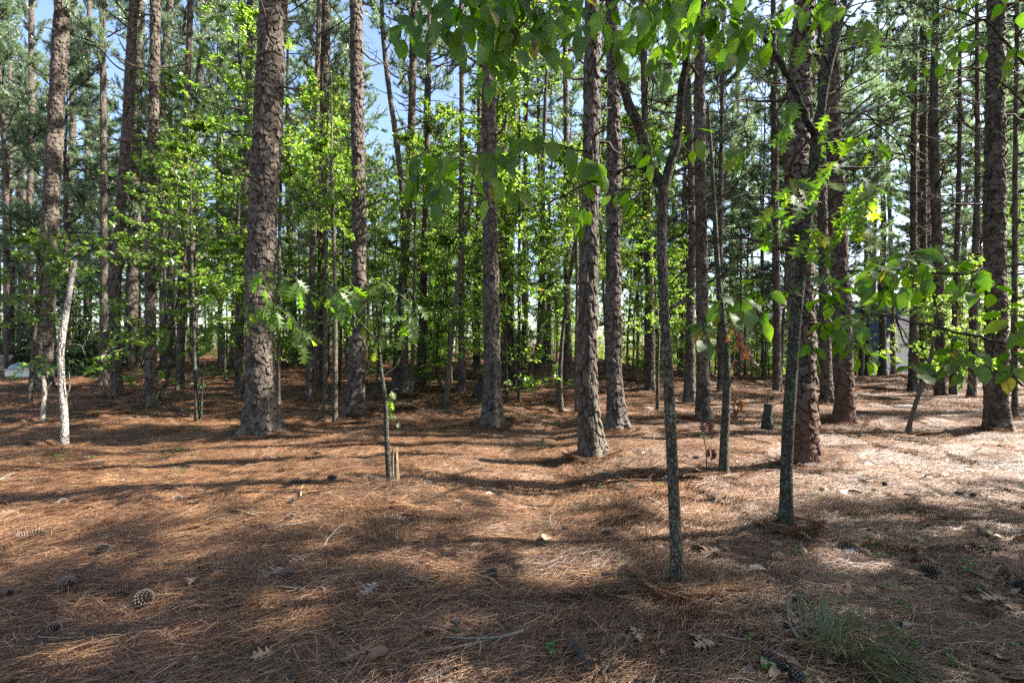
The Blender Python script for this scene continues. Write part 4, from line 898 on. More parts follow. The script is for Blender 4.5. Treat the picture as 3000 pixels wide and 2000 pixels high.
# needle litter
def needle_patch(seed, n=1500, r=.5, main=0.0, spread=.6, ln=.16, wd=.0012):
    rs = np.random.RandomState(seed); a = rs.normal(main, spread, n); q = rs.rand(n) < .25; a[q] = rs.uniform(0, math.pi, q.sum())
    rr = r * np.sqrt(rs.rand(n)); t = rs.uniform(0, 6.283, n); cx, cy = rr * np.cos(t), rr * np.sin(t); cz = rs.uniform(.001, .022, n) * rs.uniform(.3, 1, n)
    L = ln * rs.uniform(.55, 1.25, n) / 2; cur = rs.normal(0, .12, n); tilt = rs.normal(0, .10, n)
    V = np.zeros((n, 6, 3)); w = wd * rs.uniform(.7, 1.4, n)
    for k, s in enumerate((-1, 0, 1)):
        ux, uy = np.cos(a), np.sin(a); vx, vy = -uy, ux
        ox = cx + ux * L * s + vx * cur * L * (s * s); oy = cy + uy * L * s + vy * cur * L * (s * s); oz = cz + L * s * tilt + .004 * (1 - s * s)
        ww = w * (1 if s == 0 else .5)
        V[:, 2 * k] = np.stack([ox - vx * ww, oy - vy * ww, oz], 1); V[:, 2 * k + 1] = np.stack([ox + vx * ww, oy + vy * ww, oz + .0008], 1)
    i = np.arange(n)[:, None] * 6; mb = MB(); mb.add(V.reshape(-1, 3), np.concatenate([i + [0, 1, 3, 2], i + [2, 3, 5, 4]], 0)); return mb.mesh('needle_patch', 'litter_needles', False)
NP_ = [needle_patch(s) for s in range(5)] + [needle_patch(9, 700, .5, 0, 1.2)]
rs = np.random.RandomState(8); pts = []; rot = []; scl = []
def grad(x, y): e = .15; return (float(height(x + e, y) - height(x - e, y)) / (2 * e), float(height(x, y + e) - height(x, y - e)) / (2 * e))
y = 1.3
while y < 24:
    st = .27 if y < 7 else .27 * (1 + (y - 7) * .12); hw = y * 1.16 + .6; x = -hw
    while x < hw:
        xx = x + rs.uniform(-.5, .5) * st; yy = y + rs.uniform(-.5, .5) * st; gxx, gyy = grad(xx, yy)
        pts.append((xx, yy, float(height(xx, yy)) + .002))
        a = .35 + .9 * math.sin(xx * .9 + yy * .5 + 1) * math.cos(yy * .7 - xx * .4) + rs.normal(0, .35)
        q = Quaternion(Vector((-gxx, -gyy, 1)).cross(Vector((0, 0, 1))).normalized() * -1 if abs(gxx) + abs(gyy) > 1e-6 else Vector((1, 0, 0)), math.atan(math.hypot(gxx, gyy)))
        e = (q.to_matrix() @ Matrix.Rotation(a, 3, 'Z')).to_euler('XYZ'); keep = vnoise(np.array([xx * 1.1 + 30]), np.array([yy * 1.1 + 30]), np.array([3.3]), 3)[0]
        if keep < .40 and rs.rand() < .6: pts.pop(); x += st; continue
        rot.append(tuple(e)); scl.append(1.0 if y < 9 else 1.0 + (y - 9) * .05)
        x += st
    y += st
for (e_, px_, k_, d_, r_) in ALL:
    if d_ > 14: continue
    for q in range(9):
        a = q / 9 * 6.283 + rs.uniform(-.2, .2); rr = r_ * 1.15 + .10; xx, yy = e_.location.x + math.cos(a) * rr, e_.location.y + math.sin(a) * rr
        til = Matrix.Rotation(-.55, 3, Vector((-math.sin(a), math.cos(a), 0)).cross(Vector((0, 0, 1))).cross(Vector((0, 0, -1)))) @ Matrix.Rotation(rs.uniform(0, 6.28), 3, 'Z')
        pts.append((xx, yy, float(height(xx, yy)) + .025)); rot.append(tuple(til.to_euler('XYZ'))); scl.append(rs.uniform(.28, .42))
n = len(pts); scatter('needle_litter', NP_, pts, rot, scl, rs.choice(6, n), kind='stuff', label='fallen orange-brown pine needles matted over the forest floor')
# small leaf and bark litter
BITS = [oak(30, curl=.3, bend=.2).mesh('bit', 'litter_bits'), ovate(31, fold=.5).mesh('bit', 'litter_bits'), ovate(32, W=.4, fold=-.3, bend=.4, stem=.02).mesh('bit', 'litter_bits'), ovate(33, W=.16, fold=.3, bend=.1, stem=.02).mesh('bit', 'litter_bits')]
pts = []; rot = []; scl = []
while len(pts) < 6500:
    y = 1.3 + 15 * rs.rand() ** 1.5; x = rs.uniform(-1, 1) * (y * 1.16 + .5)
    dens = .12 + .88 * float(sstep(.1, 1.1, x / y))
    if rs.rand() > dens: continue
    pts.append((x, y, float(height(x, y)) + .026)); rot.append((rs.normal(0, .35), rs.normal(0, .35), rs.uniform(0, 6.28))); scl.append(rs.uniform(.02, .07) * (1.45 if x > .35 * y else 1))
scatter('leaf_litter', BITS, pts, rot, scl, rs.choice(4, len(pts)), kind='stuff', label='small dead leaf scraps scattered over the needles')

TW = []
for s in range(4):
    r_ = np.random.RandomState(60 + s); mb = MB(); P, _ = wander(r_, (-.5, 0, .03), (1, 0, 0), 1.0, 7, .16); P[:, 2] = np.abs(P[:, 2]) * .4 + .02; tube(mb, P, np.linspace(.022, .008, 8), 5)
    for k in range(3): P2, _ = wander(r_, P[2 + k], (.6, r_.choice([-1, 1]) * .8, .1), .3, 3, .2); tube(mb, P2, np.linspace(.011, .004, 4), 4)
    TW.append(mb.mesh('twig', ['twig', 'pale_twig', 'rotten_wood', 'twig'][s]))
pts = []; rot = []; scl = []
for i in range(620):
    y = 1.4 + 18 * rs.rand() ** 1.3; x = rs.uniform(-1, 1) * (y * 1.16 + .5); pts.append((x, y, float(height(x, y)) + .018)); rot.append((0, rs.normal(0, .05), rs.uniform(0, 6.28))); scl.append(rs.uniform(.08, .5) ** 1.0)
scatter('twig_litter', TW, pts, rot, scl, rs.choice(4, len(pts)), kind='stuff', label='small broken twigs scattered over the needles')

# ------------------------------------------------------------------ pine cones
def cone_mesh(seed, open_=.5):
    mb = MB(); rs = np.random.RandomState(seed); n = 84; ga = 2.39996
    c = []; 
    P = np.array([(0, 0, -.5), (0, 0, -.2), (0, 0, .2), (0, 0, .5)]); tube(mb, P, [.14, .24, .18, .04], 8)
    for i in range(n):
        t = i / (n - 1); z = -.46 + .94 * t; r = .36 * math.sin(math.pi * min(1, (.16 + .82 * t) ** .8)) ** .8 + .03; a = i * ga
        out = np.array([math.cos(a), math.sin(a), 0]); tan = np.array([-math.sin(a), math.cos(a), 0]); up = np.array([0, 0, 1.])
        w = .062 * (1.2 - .6 * t); d = out * (1 - .3 * t) + up * (.35 + .8 * t - .3 * open_); d /= np.linalg.norm(d)
        b0 = out * r * .4 + up * (z - .02); tip = out * r * 1.08 + up * (z + .05 + .05 * t); th = up * .03 + out * .01
        V = [b0 - tan * w * .5, b0 + tan * w * .5, tip + tan * w, tip - tan * w, tip + tan * w * .8 + th, tip - tan * w * .8 + th, b0 + th]
        mb.add(V, [(0, 1, 2, 3), (3, 2, 4, 5)], tip=[0, 0, .7, .7, 1, 1, 0]); mb.add(V, [(5, 4, 6), (2, 1, 6), (2, 6, 4), (0, 3, 5)], tip=[0, 0, .7, .7, 1, 1, 0])
    return mb.mesh('pine_cone', 'cone', False)
CONES = [cone_mesh(0, .8), cone_mesh(1, .3)]
# pixel position, length in photo pixels, roll of the long axis
CP = [(68, 1575, 40), (95, 1408, 20), (183, 1480, 36), (112, 1570, 44), (300, 1612, 40), (197, 1720, 54), (423, 1763, 66), (366, 1735, 26), (22, 1745, 42), (160, 1850, 46), (630, 1498, 34), (628, 1630, 28), (842, 1695, 44), (852, 1518, 28),
      (866, 1418, 36), (906, 1417, 32), (973, 1402, 36), (774, 1455, 30), (855, 1470, 24), (955, 1470, 26), (728, 1370, 28), (930, 1332, 22), (258, 1346, 20), (783, 1345, 22), (790, 1320, 24), (413, 1470, 24), (520, 1470, 36), (1024, 1860, 52),
      (1222, 1480, 28), (1340, 1482, 36), (1284, 1378, 20), (1310, 1385, 20), (1330, 1391, 26), (1395, 1364, 24), (1425, 1384, 20), (1406, 1417, 20), (1185, 1402, 26), (1238, 1402, 24), (1062, 1401, 20), (1186, 1375, 18), (1637, 1514, 30),
      (1655, 1554, 28), (1368, 1636, 42), (1440, 1682, 46), (1578, 1610, 44), (1580, 1592, 28), (1782, 1568, 36), (1668, 1395, 20), (1686, 1394, 18), (1910, 1656, 40), (1780, 1694, 40), (1785, 1738, 46), (1848, 1745, 42), (1687, 1750, 30), (1336, 1830, 40),
      (1638, 1284, 16), (1654, 1285, 16), (1552, 1168, 12), (2187, 1562, 34), (2060, 1606, 32), (2345, 1772, 48), (2722, 1674, 60), (2660, 1455, 24), (2526, 1413, 22), (2810, 1453, 26), (2850, 1455, 24), (2040, 1345, 20), (2880, 1575, 30),
      (2940, 1672, 40), (2255, 1930, 50), (2280, 1950, 50), (2336, 1990, 50), (2990, 1725, 44), (2592, 1421, 18), (2015, 1643, 26), (2930, 1310, 14), (60, 1296, 14), (83, 1302, 16), (1005, 1560, 24), (1175, 1300, 14)]
ordn = ['first', 'second', 'third', 'fourth', 'fifth', 'sixth', 'seventh', 'eighth', 'ninth', 'tenth', 'eleventh', 'twelfth', 'thirteenth', 'fourteenth', 'fifteenth', 'sixteenth', 'seventeenth', 'eighteenth', 'nineteenth', 'twentieth',
        'twenty-first', 'twenty-second', 'twenty-third', 'twenty-fourth', 'twenty-fifth', 'twenty-sixth', 'twenty-seventh', 'twenty-eighth', 'twenty-ninth', 'thirtieth']
LAND = [(-400, ''), (188, 'white snag'), (443, 'left-row pine'), (768, 'thick flaky pine'), (1150, 'oak sapling'), (1443, 'central pine'), (1737, 'white-footed pine'), (1984, 'forked sapling'), (2303, 'lichened sapling'), (2658, 'leaning sapling'), (2922, 'edge pine'), (3500, '')]
def slot(px):
    for i in range(len(LAND) - 1):
        if px < LAND[i + 1][0]: return i
    return len(LAND) - 2
def slot_labels(items, noun_of):
    """items: (obj, px, extra). Labels them by order from the left between two landmarks."""
    groups = {}
    for it in items: groups.setdefault((noun_of(it), slot(it[1])), []).append(it)
    for (noun, s), g in groups.items():
        g.sort(key=lambda t: t[1])
        for i, it in enumerate(g):
            where = f'between {LAND[s][1]} and {LAND[s + 1][1]}'
            if s == 0: where = 'left of the white snag'
            if s == len(LAND) - 2: where = 'right of the rightmost large pine'
            pos = 'only one ' if len(g) == 1 else f'{ordn[min(i, 29)]} from left '
            it[0]['label'] = f'{noun}, {pos}{where}'
rs = np.random.RandomState(12); CI = []
for k, (px, py, w) in enumerate(CP):
    g = G(px, py + w * .25); L = min(.11, max(.06, w * g[1] / FPX * .85)) * rs.uniform(.85, 1.12) ; a = rs.uniform(-.9, .9) + (math.pi if rs.rand() < .5 else 0)
    q = orient((math.cos(a) * .0 + rs.normal(0, .1), rs.normal(0, .1), 1), (1, 0, 0))
    ax = Vector((math.cos(a), math.sin(a) * .8, rs.uniform(-.1, .25))).normalized(); qq = ax.to_track_quat('Z', 'Y')
    o = link('pine_cone', CONES[rs.randint(2)], None, (g[0], g[1], g[2] + L * .3 + .02), qq, L); o['category'] = 'pine cone'; o['group'] = 'pine cones on the forest floor'
    zone = 'front' if py > 1600 else ('middle' if py > 1430 else 'rear'); CI.append((o, px, zone))
slot_labels(CI, lambda it: {'front': 'large front pine cone', 'middle': 'mid-ground pine cone', 'rear': 'small rear pine cone'}[it[2]])

# ------------------------------------------------------------------ fallen leaves singled out
FP = [(820, 1620, 70), (780, 1640, 60), (850, 1612, 60), (940, 1612, 50), (650, 1665, 66), (700, 1660, 60), (615, 1668, 60), (860, 1672, 70), (800, 1690, 66), (880, 1655, 50), (560, 1720, 50), (590, 1730, 40), (780, 1942, 60), (960, 1745, 60), (1090, 1740, 60), (1110, 1768, 66), (1060, 1765, 60),
      (1145, 1740, 60), (1262, 1635, 40), (1405, 1618, 60), (1600, 1595, 46), (1235, 1703, 44), (1115, 1935, 60), (1262, 1868, 40), (1310, 1778, 34), (1290, 1915, 34), (1060, 1930, 70), (1432, 1458, 24), (1430, 1452, 20), (1738, 1455, 26), (1815, 1407, 22), (1900, 1402, 24), (1890, 1335, 30),
      (1010, 1635, 40), (480, 1875, 50), (800, 1840, 50), (1800, 1885, 60), (1860, 1870, 56), (1830, 1835, 36), (1930, 1855, 44), (2090, 1630, 60), (2060, 1620, 50), (2110, 1640, 40), (2170, 1680, 44), (2280, 1648, 50), (2220, 1684, 60), (2350, 1555, 36), (2490, 1610, 50), (2500, 1625, 50), (2340, 1740, 60), (2310, 1790, 60),
      (2360, 1705, 60), (2430, 1730, 50), (2500, 1740, 60), (2560, 1750, 60), (2610, 1760, 66), (2650, 1775, 60), (2700, 1790, 60), (2600, 1700, 40), (2665, 1745, 44), (2050, 1890, 70), (2070, 1910, 60), (2370, 1880, 50), (2920, 1770, 60), (2960, 1780, 60), (2860, 1600, 60), (2870, 1610, 46), (2960, 1650, 60), (2740, 1800, 50),
      (2470, 1450, 40), (2500, 1449, 34), (2600, 1350, 30), (2650, 1380, 30), (2700, 1370, 30), (2750, 1390, 34), (2550, 1370, 26), (2850, 1390, 34), (2890, 1400, 34), (2930, 1380, 30), (2430, 1350, 26), (2620, 1330, 24), (2960, 1430, 36), (2820, 1360, 28), (2570, 1335, 22), (30, 1512, 36), (90, 1521, 40), (345, 1420, 26), (355, 1421, 26), (590, 1440, 20), (365, 1530, 26), (530, 1600, 34), (790, 1457, 22), (700, 1490, 24), (640, 1580, 34), (470, 1670, 30)]
FI = []
for (px, py, w) in FP:
    g = G(px, py); L = w * g[1] / FPX * 1.15; nr = (rs.normal(0, .2), rs.normal(0, .2) - .1, 1); a = rs.uniform(0, 6.28)
    o = link('fallen_leaf', FL[rs.choice(4, p=[.38, .32, .15, .15])], None, (g[0] - math.cos(a) * L / 2, g[1] - math.sin(a) * L / 2, g[2] + .042), orient((math.cos(a), math.sin(a), rs.normal(0, .06)), nr), L)
    o['category'] = 'fallen leaf'; o['group'] = 'dead leaves lying on the needles'; FI.append((o, px, 'front' if py > 1690 else ('middle' if py > 1500 else 'rear')))
slot_labels(FI, lambda it: {'front': 'curled front dead leaf', 'middle': 'tan mid-ground dead leaf', 'rear': 'pale rear dead leaf'}[it[2]])

# ------------------------------------------------------------------ sticks and logs
def stick(path, w, label, name='fallen_stick', mt='twig', side=(), cat='stick', lift=.6):
    gp = [G(x, y) for x, y in path]; d = gp[0][1]; base = gp[0].copy(); r = np.linspace(w[0], w[1], len(gp)) / 2 * d / FPX
    P = np.array([g + [0, 0, rr * lift + .016] for g, rr in zip(gp, r)]); Q = smooth_path(np.column_stack([P, r]), 6 * len(gp)); rr_ = np.random.RandomState(int(path[0][0]))
    Q[:, :3] += rr_.normal(0, .006, (len(Q), 3)) * np.clip(r.max() * 40, .3, 1); mb = MB(); tube(mb, Q[:, :3] - base, Q[:, 3] * (1 + .12 * rr_.normal(0, 1, len(Q))), 10)
    for (a, dx, dy, dz) in side:
        p = Q[int(a * (len(Q) - 1))]; tube(mb, [p[:3] - base, p[:3] - base + np.array([dx, dy, dz]) * .5 + [0, 0, .01], p[:3] - base + [dx, dy, dz]], [p[3] * .5, p[3] * .4, p[3] * .25], 6)
    o = link(name, mb.mesh(name, mt), None, tuple(base)); o['label'] = label; o['category'] = cat
stick([(1600, 1842), (1640, 1868), (1690, 1915), (1738, 1972)], (17, 26), 'thick dark forked stick at the bottom centre pointing to the viewer', 'fallen_stick', 'twig', [(.15, -.06, .03, .02), (.2, .03, .08, .02)])
stick([(2000, 1546), (2050, 1562), (2100, 1572), (2150, 1568), (2190, 1574)], (12, 6), 'long dark and pale stick right of the forked sapling foot', 'fallen_stick', 'rotten_wood')
stick([(1715, 1391), (1750, 1388), (1800, 1393), (1840, 1392)], (6, 4), 'straight pale stick right of the white-footed pine, nearer one', 'fallen_stick', 'pale_twig')
stick([(1712, 1357), (1770, 1356), (1830, 1355)], (6, 3), 'straight brown stick right of the white-footed pine, farther one', 'fallen_stick', 'rotten_wood')
stick([(285, 1698), (320, 1700), (352, 1706)], (10, 9), 'short grey stick on the shaded needles at the lower left', 'fallen_stick', 'pale_twig')
stick([(2872, 1550), (2895, 1575), (2925, 1592)], (16, 12), 'short thick stick piece on the right ground', 'fallen_stick', 'rotten_wood')
stick([(2410, 1420), (2440, 1423), (2500, 1432), (2540, 1437)], (5, 3), 'thin dark stick at the edge of the sunny patch near the reddish pine', 'fallen_stick', 'twig')
stick([(1190, 1690), (1215, 1712), (1228, 1722)], (7, 6), 'small dark stick near the bottom left of centre', 'fallen_stick', 'twig')
stick([(2640, 1840), (2720, 1850), (2800, 1875), (2850, 1890)], (14, 8), 'weathered stick lying behind the green grass tuft', 'fallen_stick', 'pale_twig')
stick([(2530, 1745), (2600, 1768), (2720, 1800), (2800, 1818)], (8, 4), 'long thin pale stick in the sunny patch at lower right', 'fallen_stick', 'pale_twig')
stick([(2335, 1632), (2360, 1648), (2380, 1658)], (5, 3), 'little twig stick right of the lichened sapling foot', 'fallen_stick', 'twig')
stick([(350, 1237), (410, 1228), (480, 1232), (560, 1224)], (14, 7), 'dark fallen branch behind the sunny patch at left', 'fallen_branch', 'twig', [(.4, .2, .05, .12), (.6, -.15, .1, .2), (.8, .25, .1, .22)], 'branch')
stick([(500, 1200), (530, 1212), (560, 1235)], (8, 6), 'short dark branch propped beside the thin grey sapling', 'fallen_branch', 'twig', [(.3, -.05, .0, .25)], 'branch', 3)
stick([(2515, 1162), (2570, 1168), (2640, 1176), (2670, 1182)], (9, 7), 'mossy fallen log on the right side of the clearing', 'fallen_log', 'mossy', (), 'log')
stick([(2700, 1395), (2760, 1370), (2830, 1322), (2840, 1310)], (4, 3), 'thin pale branching stick on sunny ground at right', 'fallen_stick', 'pale_twig', [(.9, .25, -.25, .0), (.6, .1, .3, .02)])
stick([(1240, 1210), (1300, 1205), (1360, 1212)], (4, 3), 'thin pale stick lying left of the dark central pine foot', 'fallen_stick', 'pale_twig')
stick([(1235, 1876), (1330, 1878)], (3, 2), 'hair-thin stick near the bottom centre', 'fallen_stick', 'pale_twig') if False else None
def brush(px, py, n, size, label, mt='pale_twig', seed=0):
    g = G(px, py); rs = np.random.RandomState(seed); mb = MB()
    for i in range(n):
        a = rs.uniform(0, 6.28); P, _ = wander(rs, (rs.normal(0, size * .3), rs.normal(0, size * .2), .02), (math.cos(a), math.sin(a) * .5, rs.uniform(.1, .9)), size * rs.uniform(.5, 1.2), 5, .25)
        tube(mb, P, np.linspace(.011, .004, 6), 4)
        P2, _ = wander(rs, P[3], (rs.normal(), rs.normal(), .3), size * .4, 3, .3); tube(mb, P2, [.006, .005, .004, .003], 3)
    o = link('dead_brush', mb.mesh('dead_brush', mt), None, tuple(g)); o['label'] = label; o['category'] = 'dead brush'
brush(1900, 1140, 14, .8, 'tangle of pale dead twigs behind the shaded pine right of centre', seed=1)
brush(1575, 1110, 6, .9, 'few arching pale twigs behind the vee of thin stems', seed=2)
brush(60, 1150, 12, .8, 'dead twiggy brush in front of the pale planter box', 'twig', 3)
brush(2150, 1240, 9, .45, 'low dead twigs at the mossy narrow stump', 'twig', 4)
brush(1180, 1130, 6, .7, 'dead twigs left of the slim tan sapling', 'pale_twig', 5)
# board half sunk in the needles
g0, g1 = G(2600, 1190), G(2672, 1184); mb = MB(); L_ = g1[0] - g0[0]
V = np.array([(x, y, z) for z in (-.03, .05) for y in (-.25, .25) for x in (0, L_)]); mb.add(V, [(0, 1, 3, 2), (4, 5, 7, 6), (0, 1, 5, 4), (2, 3, 7, 6), (0, 2, 6, 4), (1, 3, 7, 5)])
o = link('weathered_board', mb.mesh('board', 'board', False), None, tuple(g0)); o['label'] = 'pale weathered board lying flat in front of the mossy log'; o['category'] = 'board'

# ------------------------------------------------------------------ grass tufts, seedlings, green pine sprig
def grass(px, py, n, L, label, seed, lean=(.5, -.1), kind='grass_tuft'):
    g = G(px, py); rs = np.random.RandomState(seed); mb = MB()
    for i in range(n):
        a = rs.uniform(0, 6.28); r = (.09 if rs.rand() < .8 else .2) * math.sqrt(rs.rand()) * L / .4; b = np.array([math.cos(a) * r, math.sin(a) * r, -.01])
        d = np.array([math.cos(a) * .5 + lean[0] + rs.normal(0, .25), math.sin(a) * .45 + lean[1] + rs.normal(0, .2), rs.uniform(.5, 1.2)]); d /= np.linalg.norm(d); l = L * rs.uniform(.5, 1.15)
        q = np.array([0, .3, .6, .82, 1.0]); P = b + d * l * q[:, None]; P[:, 2] -= l * .55 * q ** 2.2; sd = np.cross(d, [0, 0, 1.]); sd /= np.linalg.norm(sd)
        w = .0022 * np.array([1, 1, .8, .5, .15])
        V = np.stack([P - sd * w[:, None], P + sd * w[:, None]], 1).reshape(-1, 3); mb.add(V, [(0, 1, 3, 2), (2, 3, 5, 4), (4, 5, 7, 6), (6, 7, 9, 8)])
    gz = g.copy(); gz[2] = float(height(g[0], g[1]))
    o = link(kind, mb.mesh('grass_tuft', 'grass_blade', False), None, tuple(gz)); o['label'] = label; o['category'] = 'grass'
grass(2470, 1925, 420, .5, 'big green grass tuft sprawling at the bottom right', 1, (.55, -.05))
grass(2400, 1470, 160, .26, 'small green grass tuft right of the dark lichened sapling', 2, (.2, -.2))
grass(1700, 1500, 60, .2, 'sparse yellowish grass tuft left of the forked front sapling', 3, (.1, 0))
grass(520, 1395, 120, .26, 'dry yellow-green grass clump in the sunny patch at left', 4, (-.1, -.2))
g = G(1590, 1318); e = empty('pine_sprig', g, 'fresh green pine sprig standing in needles left of the white-footed pine', 'pine sprig'); mb = MB()
rs = np.random.RandomState(3); V = tris_needles(np.array([[0, 0, .12]] * 3), np.array([[-.3, -.1, -.7], [.3, -.1, -.8], [0, -.3, -.8]]), rs, 40, .2, .0018, .25); V[:, 2] = np.clip(V[:, 2], .01, 1); mb.add(V, np.arange(len(V)).reshape(-1, 3)); link('needle_tuft', mb.mesh('needles', 'grass_blade', False), e)
mb = MB(); tube(mb, [(0, 0, .1), (.01, 0, .2), (.03, 0, .34)], [.004, .003, .003], 5); link('stem', mb.mesh('stem', 'twig'), e)
def seedling_mesh(seed, n=7):
    rs = np.random.RandomState(seed); lf = MB(); st = MB(); P, _ = wander(rs, (0, 0, -.01), (0, 0, 1), .7, 5, .15); tube(st, P, np.linspace(.012, .006, 6), 4)
    base = ovate(1, L=1, W=.28, stem=.05)
    for i in range(n):
        k = 1 + i % 5; a = i * 2.4 + rs.uniform(-.4, .4); dv = (math.cos(a), math.sin(a), rs.uniform(-.1, .4)); q = orient(dv, (0, 0, 1)).to_matrix(); q = np.array(q); s = rs.uniform(.28, .42)
        o = 0
        V0 = np.concatenate(base.v); lf.add(V0 @ q.T * s + P[k], np.concatenate(base.f[4]))
    return lf.mesh('seedling_leaves', 'seedling_leaf', False), st.mesh('seedling_stem', 'twig')
SD = [seedling_mesh(s, 6 + 2 * s) for s in range(3)]
SP = [(145, 1345, 34), (160, 1362, 40), (200, 1350, 30), (10, 1368, 20), (398, 1365, 24), (420, 1370, 18), (482, 1330, 30), (530, 1335, 34), (560, 1342, 26), (510, 1375, 22), (600, 1328, 16), (640, 1330, 20), (815, 1350, 22), (595, 1408, 14), (905, 1345, 16), (850, 1860, 34), (960, 1525, 22), (1770, 1366, 22), (1828, 1368, 28), (1908, 1366, 22),
      (1760, 1440, 30), (1775, 1470, 26), (1815, 1442, 26), (1850, 1436, 26), (1813, 1655, 34), (1855, 1695, 34), (1873, 1700, 28), (1758, 1742, 32), (1318, 1862, 34), (1358, 1930, 34), (1357, 1650, 20), (2160, 1710, 26), (2120, 1465, 24), (2215, 1362, 24), (2440, 1545, 36), (2500, 1520, 30), (2560, 1540, 34), (2600, 1535, 30),
      (2560, 1610, 44), (2570, 1650, 40), (2550, 1600, 36), (2640, 1715, 40), (2620, 1735, 40), (2455, 1695, 30), (2500, 1690, 26), (2830, 1680, 54), (2850, 1735, 40), (2890, 1730, 36), (2700, 1730, 30), (2770, 1720, 30), (2460, 1660, 26), (2700, 1610, 30), (2770, 1600, 30), (2960, 1960, 36), (2530, 1480, 24), (2640, 1500, 24), (2270, 1745, 24),
      (2255, 1380, 26), (2075, 1400, 26), (2060, 1290, 26), (2265, 1240, 36), (2280, 1260, 36), (1740, 1390, 16), (1642, 1378, 14), (2230, 1500, 20), (270, 1345, 14), (2560, 1222, 18), (1540, 1147, 14), (30, 1240, 24), (15, 1232, 22)]
SI = []; rs = np.random.RandomState(31)
for (px, py, w) in SP:
    g = G(px, py); s = w * g[1] / FPX * 1.25; e = empty('seedling', g, None, 'seedling', 'small green seedlings in the needles', rs.uniform(0, 6.28)); k = rs.randint(3)
    link('leaves', SD[k][0], e, sc=s); link('stem', SD[k][1], e, sc=s); SI.append((e, px, 'front' if py > 1560 else 'rear'))
slot_labels(SI, lambda it: {'front': 'small green front seedling', 'rear': 'small green rear seedling'}[it[2]])

wr = np.random.RandomState(91); pts = []; rot = []; scl = []
while len(pts) < 420:
    y = 1.5 + 13 * wr.rand() ** 1.3; x = wr.uniform(-1, 1) * (y * 1.16)
    if wr.rand() > .10 + .9 * float(sstep(.15, .8, x / y)) or vnoise(np.array([x * 1.3 + 30]), np.array([y * 1.3 + 30]), np.array([7.3]), 2)[0] < .46: continue
    pts.append((x, y, float(height(x, y)) + .005)); rot.append((0, 0, wr.uniform(0, 6.28))); scl.append(wr.uniform(.045, .11))
scatter('ground_weeds', [a for a, b in SD], pts, rot, scl, wr.choice(3, len(pts)), kind='stuff', label='tiny green weeds sprouting through the needles')

